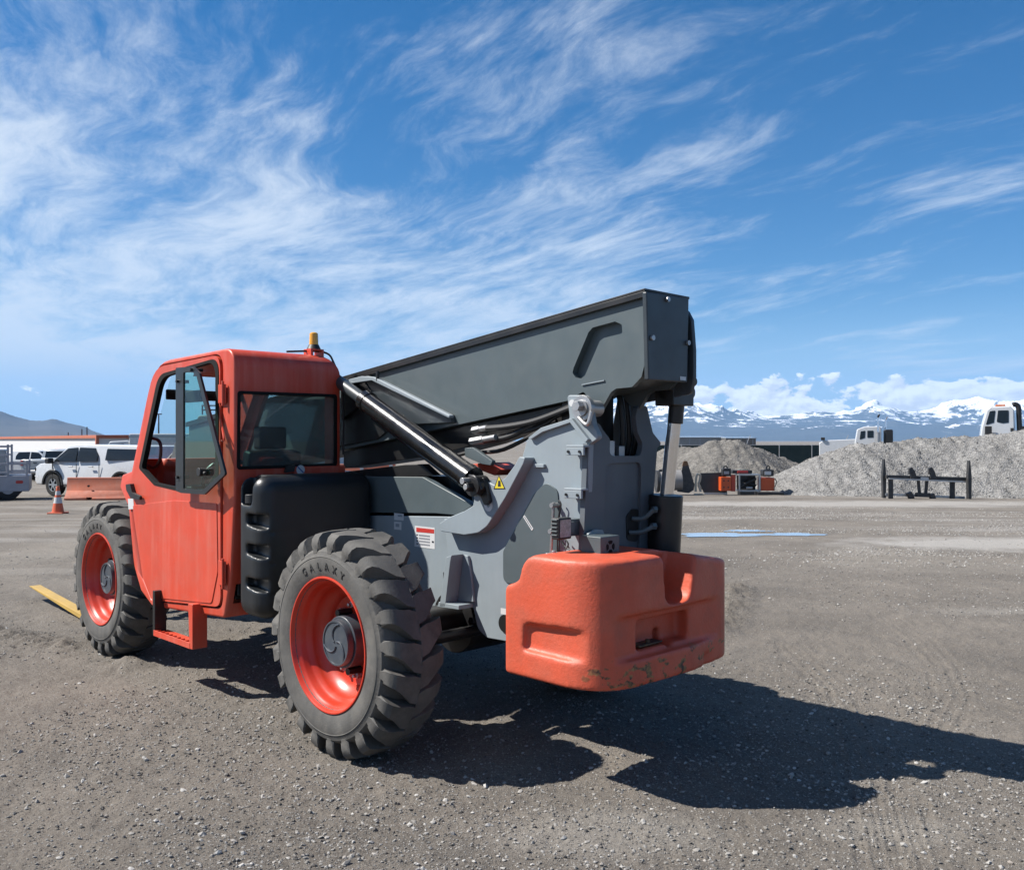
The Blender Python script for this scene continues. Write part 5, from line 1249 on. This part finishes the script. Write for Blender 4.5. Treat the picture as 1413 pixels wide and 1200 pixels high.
for (nm, xa_, xb_, tp, Y, m_, lb) in (('shed', 930, 1002, 603, 180, mat('grey_shed_wall', (.30, .31, .31), .7), 'long grey metal shed far behind the green fence'),
                                     ('shed', 1002, 1043, 604, 176, mat('brown_grey_shed_wall', (.20, .18, .16), .8, c2=(.30, .28, .26), c2amt=.8, c2scale=1.5), 'brownish grey shed at the right end of the long grey shed')):
    o = empty(nm, (WX((xa_+xb_)/2, Y), Y, -1.8)); tag(o, lb, 'shed'); hl = (WX(xb_, Y)-WX(xa_, Y))/2; H_ = WZ(tp, Y)+1.8
    b = WB(); b.box(-hl, hl, 0, 8, 0, H_-.15); b.build('wall', m_, o)
    b = WB(); b.prism([(-.2, H_-.15), (-.2, H_), (4, H_+.2), (8.2, H_), (8.2, H_-.15)], -hl-.1, hl+.1, 'u'); b.build('roof', M['silver'], o)
    for k in range(5):
        xx = -hl+2*hl*(k+.5)/5; b = WB(); b.box(xx-.06, xx+.06, -.03, .01, 0, H_-.15); b.build('wall_rib', M['silver'], o)

# trucks beyond the long pile
Y = 55; gz_ = float(slope(Y))
T = empty('dump_truck', (WX(1200, Y), Y, gz_)); T.rotation_euler = (0, 0, math.radians(-20)); tag(T, 'white truck with two chrome exhaust stacks, hood just above the pile crest', 'truck', 'white trucks parked behind the long pile')
def TT(a, c): return (WX(a, Y)-WX(1200, Y), WZ(c, Y)-gz_)
b = WB(); b.prism(fillet([TT(1181, 660), TT(1181, 610), TT(1184, 592), TT(1193, 588.5), TT(1213, 588), TT(1215, 592), TT(1215, 660)], .1), 0, 2.3, 'v'); cb_ = b.build('cab', M['white'], T, .06, 3)
for p_ in ([TT(1187, 606.5), TT(1188.5, 595), TT(1194.5, 594), TT(1194, 604)], [TT(1197, 604), TT(1197, 594), TT(1205, 594), TT(1205, 603.5)]):
    b = WB(); b.prism(fillet(p_, .04), -.012, .02, 'v'); b.build('side_window', M['carglass'], cb_)
b = WB(); b.prism(fillet([TT(1134, 640), TT(1134, 611), TT(1140, 607.5), TT(1182, 605.5), TT(1182, 640)], .08), .1, 2.2, 'v'); b.build('hood', M['white'], T, .05, 3)
b = WB(); a, z = TT(1139, 606); b.box(a-.12, a+.12, .0, .2, z-.06, z+.12); b.build('wing_mirror', M['plast'], T, .03)
for (a_, top) in ((1210.5, 576), (1222, 578)):
    a, z = TT(a_, 612); _, zt_ = TT(a_, top); yy = -.25 if a_ < 1215 else 1.5
    b = WB(); b.cyl((a, yy, z-1), (a, yy, zt_), .055, n=12); st_ = b.build('exhaust_stack', M['chrome'], T); b = WB(); b.tube([(a, yy, zt_-.02), (a+.02, yy, zt_+.08), (a+.09, yy, zt_+.17)], .056, 10); b.build('stack_tip', M['black'] if a_ < 1215 else M['chrome'], st_)
    b = WB(); _, za_ = TT(a_, 596); b.cyl((a, yy, z-1), (a, yy, za_), .12, n=14); b.build('heat_shield', M['steel'], st_)
b = WB(); a, z = TT(1219, 592.5); a2, z2 = TT(1230, 640); b.box(a, a2, .1, 1.6, z2, z); b.build('air_cleaner', M['black'], T, .08, 3)
b = WB(); a, z = TT(1140, 640); a2, z2 = TT(1330, 660); b.box(a, a2, .4, 1.9, z2, z); b.build('chassis', M['black'], T)
for a_ in (1152, 1265, 1300): a, _ = TT(a_, 640); b = WB(); wheel_at(b, a, .2, .5, .5, .3); w = b.build('wheel', M['rubber2'], T); b = WB(); b.cyl((a, .04, .5), (a, .06, .5), .26, n=18); b.build('rim', M['steel'], w)
Y = 41; gz_ = float(slope(Y))
T = empty('dump_truck', (WX(1385, Y), Y, gz_)); T.rotation_euler = (0, 0, math.radians(-26)); tag(T, 'tall white truck cab with orange roof lamp and black intake pipe, at the right edge', 'truck', 'white trucks parked behind the long pile')
def TT(a, c): return (WX(a, Y)-WX(1385, Y), WZ(c, Y)-gz_)
b = WB(); b.prism(fillet([TT(1357, 650), TT(1356, 603), TT(1358, 588), TT(1364, 565), TT(1368, 561), TT(1393, 560), TT(1398, 566), TT(1400, 650)], .1), 0, 2.3, 'v'); cb_ = b.build('cab', M['white'], T, .07, 3)
b = WB(); b.prism(fillet([TT(1363, 586), TT(1368, 567), TT(1375, 566), TT(1373, 583)], .04), -.012, .02, 'v'); b.build('side_window', M['carglass'], cb_)
b = WB(); b.prism(fillet([TT(1376.5, 582), TT(1378, 566), TT(1391, 566), TT(1391, 583), TT(1384, 584)], .04), -.012, .02, 'v'); b.build('side_window', M['carglass'], cb_)
b = WB(); a, z = TT(1366, 594); b.box(a-.14, a+.14, -.3, -.1, z-.17, z+.2); b.build('wing_mirror', M['plast'], T, .03)
b = WB(); a, z = TT(1394, 592); b.box(a-.03, a+.10, -.03, .02, z-.10, z+.05); b.build('door_handle', M['plast'], cb_, .01)
b = WB(); a, z = TT(1382, 560); b.box(a-.2, a+.2, .6, 1.2, z-.02, z+.09); b.build('roof_lamp', mat('orange_lamp', (.6, .2, .08), .4), cb_, .03)
b = WB(); b.tube([(*TT(1405, 602), .2)[::1] and (TT(1405, 602)[0], .2, TT(1405, 602)[1]), (TT(1404, 580)[0], .2, TT(1404, 580)[1]), (TT(1403, 562)[0], .2, TT(1403, 562)[1]), (TT(1399, 558)[0], .2, TT(1399, 558)[1]), (TT(1396, 559)[0], .2, TT(1396, 559)[1])], .11, 12); b.build('intake_pipe', M['black'], T)
b = WB(); a, z = TT(1403, 588); a2, z2 = TT(1412, 602); b.box(a, a2+.3, .1, 1.2, z2, z); b.build('air_cleaner', M['black'], T, .1, 3)
b = WB(); a, z = TT(1360, 628); b.box(a, a+9, .4, 1.9, z-.3, z); b.build('chassis', M['black'], T)
for a_ in (1372, 1500, 1545): a, _ = TT(a_, 640); b = WB(); wheel_at(b, a, .2, .5, .5, .3); w = b.build('wheel', M['rubber2'], T); b = WB(); b.cyl((a, .04, .5), (a, .06, .5), .26, n=18); b.build('rim', M['steel'], w)
def letters(word, size, mat_, parent, x, y, z, name='lettering'):
    t = text_bm(word, size)
    for v in t.verts: a, c, d = v.co; v.co = (x+a, y-d, z+c)
    me = bpy.data.meshes.new(name); t.to_mesh(me); t.free(); me.materials.append(mat_); o = bpy.data.objects.new(name, me); col.objects.link(o); o.parent = parent; return o
a, z = TT(1366, 600); letters('101-4', .16, M['silver'], cb_, a, -.004, z-.03)

# fork carriage frame standing on the gravel
Yl = GS(1220, 688)[1]; gz_ = float(slope(Yl)); T = empty('fork_frame', (WX(1276, Yl), Yl, gz_)); tag(T, 'black steel fork carriage attachment standing on the gravel before the grey pile', 'attachment')
dk = mat('worn_black_steel', (.035, .035, .036), .5, c2=(.12, .11, .10), c2amt=.7, c2scale=6)
def TT(a, c): return (WX(a, Yl)-WX(1276, Yl), WZ(c, Yl)-gz_)
def bar(x0, y0, x1, y1, w, ya, yb, name, m=dk, th=.05):
    p0 = TT(x0, y0); p1 = TT(x1, y1); q = WB(); d = Vector((p1[0]-p0[0], p1[1]-p0[1])); n = Vector((-d.y, d.x)).normalized()*w/2
    pts = [(p0[0]+n.x, p0[1]+n.y), (p1[0]+n.x, p1[1]+n.y), (p1[0]-n.x, p1[1]-n.y), (p0[0]-n.x, p0[1]-n.y)]
    q.prism(pts, ya, yb, 'v'); return q.build(name, m, T, .006)
for (xa_, tp, bt, yy) in ((1221, 633, 687, .1), (1332, 635, 692, -.25)):
    p = [TT(xa_-1.5, bt), TT(xa_-2.2, 658), TT(xa_-.6, tp), TT(xa_+.8, tp), TT(xa_+2.8, 658), TT(xa_+2.4, bt)]
    q = WB(); q.prism(p, yy-.06, yy+.10, 'v'); q.build('side_upright', dk, T, .006)
bar(1222, 657.5, 1332, 661, .13, -.1, .06, 'cross_bar'); bar(1224, 660, 1332, 664.5, .05, -.18, -.10, 'bar_edge', M['steel'])
for a_ in (1256, 1283):
    b = WB(); b.prism(fillet([TT(a_-4, 655), TT(a_-4, 646), TT(a_, 644), TT(a_+4, 650), TT(a_+7, 660), TT(a_+2, 663), TT(a_-2, 660), TT(a_-1, 652)], .02), -.16, -.06, 'v'); b.build('hook', dk, T, .005)
for (x0, y0, x1, y1, w) in ((1229, 660, 1229, 688, .16), (1314, 662, 1314, 692, .17), (1267, 662, 1269, 684, .10), (1279, 662, 1277, 684, .10)): bar(x0, y0, x1, y1, w, -.03, .03, 'upright')
bar(1222, 682, 1332, 686.5, .08, .02, .12, 'lower_bar', M['steel']); bar(1263, 682, 1282, 683, .14, -.12, .04, 'centre_block'); bar(1253, 679, 1257, 688, .16, -.14, .02, 'lug'); bar(1284, 681, 1287, 691, .16, -.14, .02, 'lug')
bar(1268, 660, 1279, 660.5, .12, -.14, -.11, 'worn_plate', M['steel'])

# orange and black skid attachments
Ya_ = GS(1040, 683)[1]; gz_ = float(slope(Ya_)); Yl = Ya_
om2 = mat('orange_machine_paint', (.75, .11, .02), .4)
T = empty('hydraulic_attachment', (WX(1035, Yl), Yl, gz_)); tag(T, 'black framed hydraulic attachment with bright orange end blocks between the gravel piles', 'attachment')
def TT(a, c): return (WX(a, Yl)-WX(1035, Yl), WZ(c, Yl)-gz_)
def bx2(x0, y0, x1, y1, ya, yb, name, m, bv=.015):
    p0 = TT(x0, y0); p1 = TT(x1, y1); q = WB(); q.box(p0[0], p1[0], ya, yb, p1[1], p0[1]); return q.build(name, m, T, bv)
bx2(994, 658, 1008, 677, -.1, .35, 'end_block', om2); bx2(1050, 659, 1069, 677, 0, .5, 'end_block', om2); bx2(997, 646, 1009, 657, .0, .3, 'top_housing', M['plast'], .04); bx2(1053, 648, 1068, 657, 0, .4, 'top_housing', M['plast'], .03)
bx2(1055, 650, 1064, 655, -.01, .0, 'decal', M['decalw'], 0); bx2(999, 650, 1006, 654, -.01, .0, 'decal', M['silver'], 0); bx2(1010, 655, 1016, 678, .1, .3, 'frame_post', M['red']); bx2(1019, 654, 1049, 656, -.05, .6, 'frame_top', M['steel'], .005)
bx2(1019, 656, 1021, 677, -.05, .0, 'frame_side', M['steel'], .003); bx2(1046.5, 656, 1049, 677, -.05, .0, 'frame_side', M['steel'], .003); bx2(1019, 676, 1049, 678, -.05, .6, 'frame_bottom', M['steel'], .005)
bx2(1021, 656, 1047, 676, .45, .5, 'back_plate', M['black']); bx2(1013, 649, 1040, 653.5, .2, .5, 'upper_beam', M['plast']); bx2(1019, 650, 1034, 653, .15, .2, 'red_cover', M['decalr'])
b = WB(); b.cyl((*[TT(1021, 672)[0], .1], TT(1021, 672)[1]), (TT(1044, 660)[0], .1, TT(1044, 660)[1]), .06, n=12); b.cyl((TT(1023, 666)[0], .2, TT(1023, 666)[1]), (TT(1045, 670)[0], .2, TT(1045, 670)[1]), .045, n=12); b.each('hydraulic_ram', M['plast'], T)
b = WB(); b.cyl((TT(1030, 673)[0], 0, TT(1030, 673)[1]), (TT(1038, 673)[0], 0, TT(1038, 673)[1]), .05, n=10); b.build('motor', M['steel'], T)
bx2(1021, 678, 1040, 684, -.1, .4, 'skid_foot', M['black']); bx2(1044, 679, 1080, 683, -.2, .5, 'skid_foot', M['black'])
for k in range(4):
    a, z = TT(998+6*(k % 2), 663+9*(k//2)); b = WB(); b.cyl((a, -.11, z), (a, -.09, z), .03, n=8); b.build('bolt_hole', M['plast'], T)
for a_ in (1002, 1061): a, z = TT(a_, 645.5); b = WB(); b.lathe([(-.02, .09), (.02, .09), (.02, .05), (-.02, .05)], (a, .12, z), 16, True); b.build('lifting_eye', M['black'], T)
b = WB(); a, z = TT(1069, 660); b.tube([(a, -.02, z), (a+.05, -.06, z-.15), (a-.05, -.05, z-.4)], .02, 8); b.build('hose', M['plast'], T)
T = empty('grader_blade', (WX(985, Yl), Yl+.3, gz_)); tag(T, 'flat dark steel blade leaning beside the orange hydraulic attachment', 'blade')
def TT(a, c): return (WX(a, Yl)-WX(985, Yl), WZ(c, Yl)-gz_)
b = WB(); b.prism(fillet([TT(967, 660), TT(969, 653), TT(1004, 652), TT(1006, 681), TT(974, 681), TT(968, 668)], .03), 0, .06, 'v'); b.build('blade_plate', mat('dark_worn_plate', (.05, .05, .053), .55, c2=(.09, .085, .08), c2amt=.6), T, .006)
b = WB(); b.prism([TT(974, 680), TT(1006, 680), TT(1006, 682.5), TT(974, 682.5)], -.03, .08, 'v'); b.build('cutting_edge', M['steel'], T, .004); b = WB(); b.box(-.4, .3, .06, .25, .2, .35); b.build('bracket', M['black'], T)
T = empty('loader_bucket', (WX(930, Yl), Yl, gz_)); tag(T, 'grey loader bucket with a dark pointed side plate, partly behind the chrome rod', 'bucket')
def TT(a, c): return (WX(a, Yl)-WX(930, Yl), WZ(c, Yl)-gz_)
b = WB(); p = fillet([TT(934, 678), TT(938, 660), TT(943, 637), TT(948, 636), TT(958, 668), TT(957, 676), TT(950, 680)], .03); b.prism(p, -.05, .0, 'v'); b.build('side_plate', dk, T, .005)
b = WB(); p = fillet([TT(943, 636), TT(948, 636), TT(950, 642), TT(941, 643)], .01); b.prism(p, -.055, .005, 'v'); b.build('worn_tip', mat('rusty_tip', (.22, .11, .05), .7), T)
b = WB(); b.cyl((*TT(908, 664)[:1], .0, TT(908, 664)[1]), (TT(940, 662)[0], .0, TT(940, 662)[1]), .38, n=28); b.build('bucket_shell', mat('worn_bucket_steel', (.30, .29, .28), .5), T, .01)
b = WB(); b.cyl((TT(905, 664)[0], 0, TT(905, 664)[1]), (TT(909, 664)[0], 0, TT(909, 664)[1]), .42, n=28); b.build('side_plate', dk, T, .006); b = WB(); a, z = TT(913, 652); b.box(a-.1, a+.3, -.1, .1, z, z+.12); b.build('bracket', M['black'], T)
T = empty('sling_stand', (WX(965, Yl), Yl, gz_)); tag(T, 'small cream coloured stand with a loop, between the bucket and the flat blade', 'stand')
def TT(a, c): return (WX(a, Yl)-WX(965, Yl), WZ(c, Yl)-gz_)
cm = mat('cream_paint', (.55, .5, .4), .6)
b = WB(); b.tube([(TT(x_, y_)[0], 0, TT(x_, y_)[1]) for x_, y_ in ((960, 678), (960, 664), (962, 655), (966, 655), (966, 662), (964, 668), (967, 678))], .045, 8); b.build('loop', cm, T); b = WB(); b.box(-.2, .2, -.1, .1, 0, .06); b.build('base', cm, T, .01)

# ------------------------------------------------------------------ haze
hb = B(); hb.box(-20500, 20500, -20500, 20500, -60, 1400); hz = hb.build('haze', bpy.data.materials.new('thin_blue_air'), None, 0, smooth=0); tag(hz, kind='stuff')
hm = hz.data.materials[0]; hm.use_nodes = True; N = hm.node_tree.nodes; N.clear(); o_ = N.new('ShaderNodeOutputMaterial'); pv_ = N.new('ShaderNodeVolumePrincipled')
pv_.inputs['Color'].default_value = (.33, .60, 1.0, 1); pv_.inputs['Density'].default_value = 5.2e-5; pv_.inputs['Anisotropy'].default_value = 0.0
hm.node_tree.links.new(pv_.outputs[0], o_.inputs['Volume'])
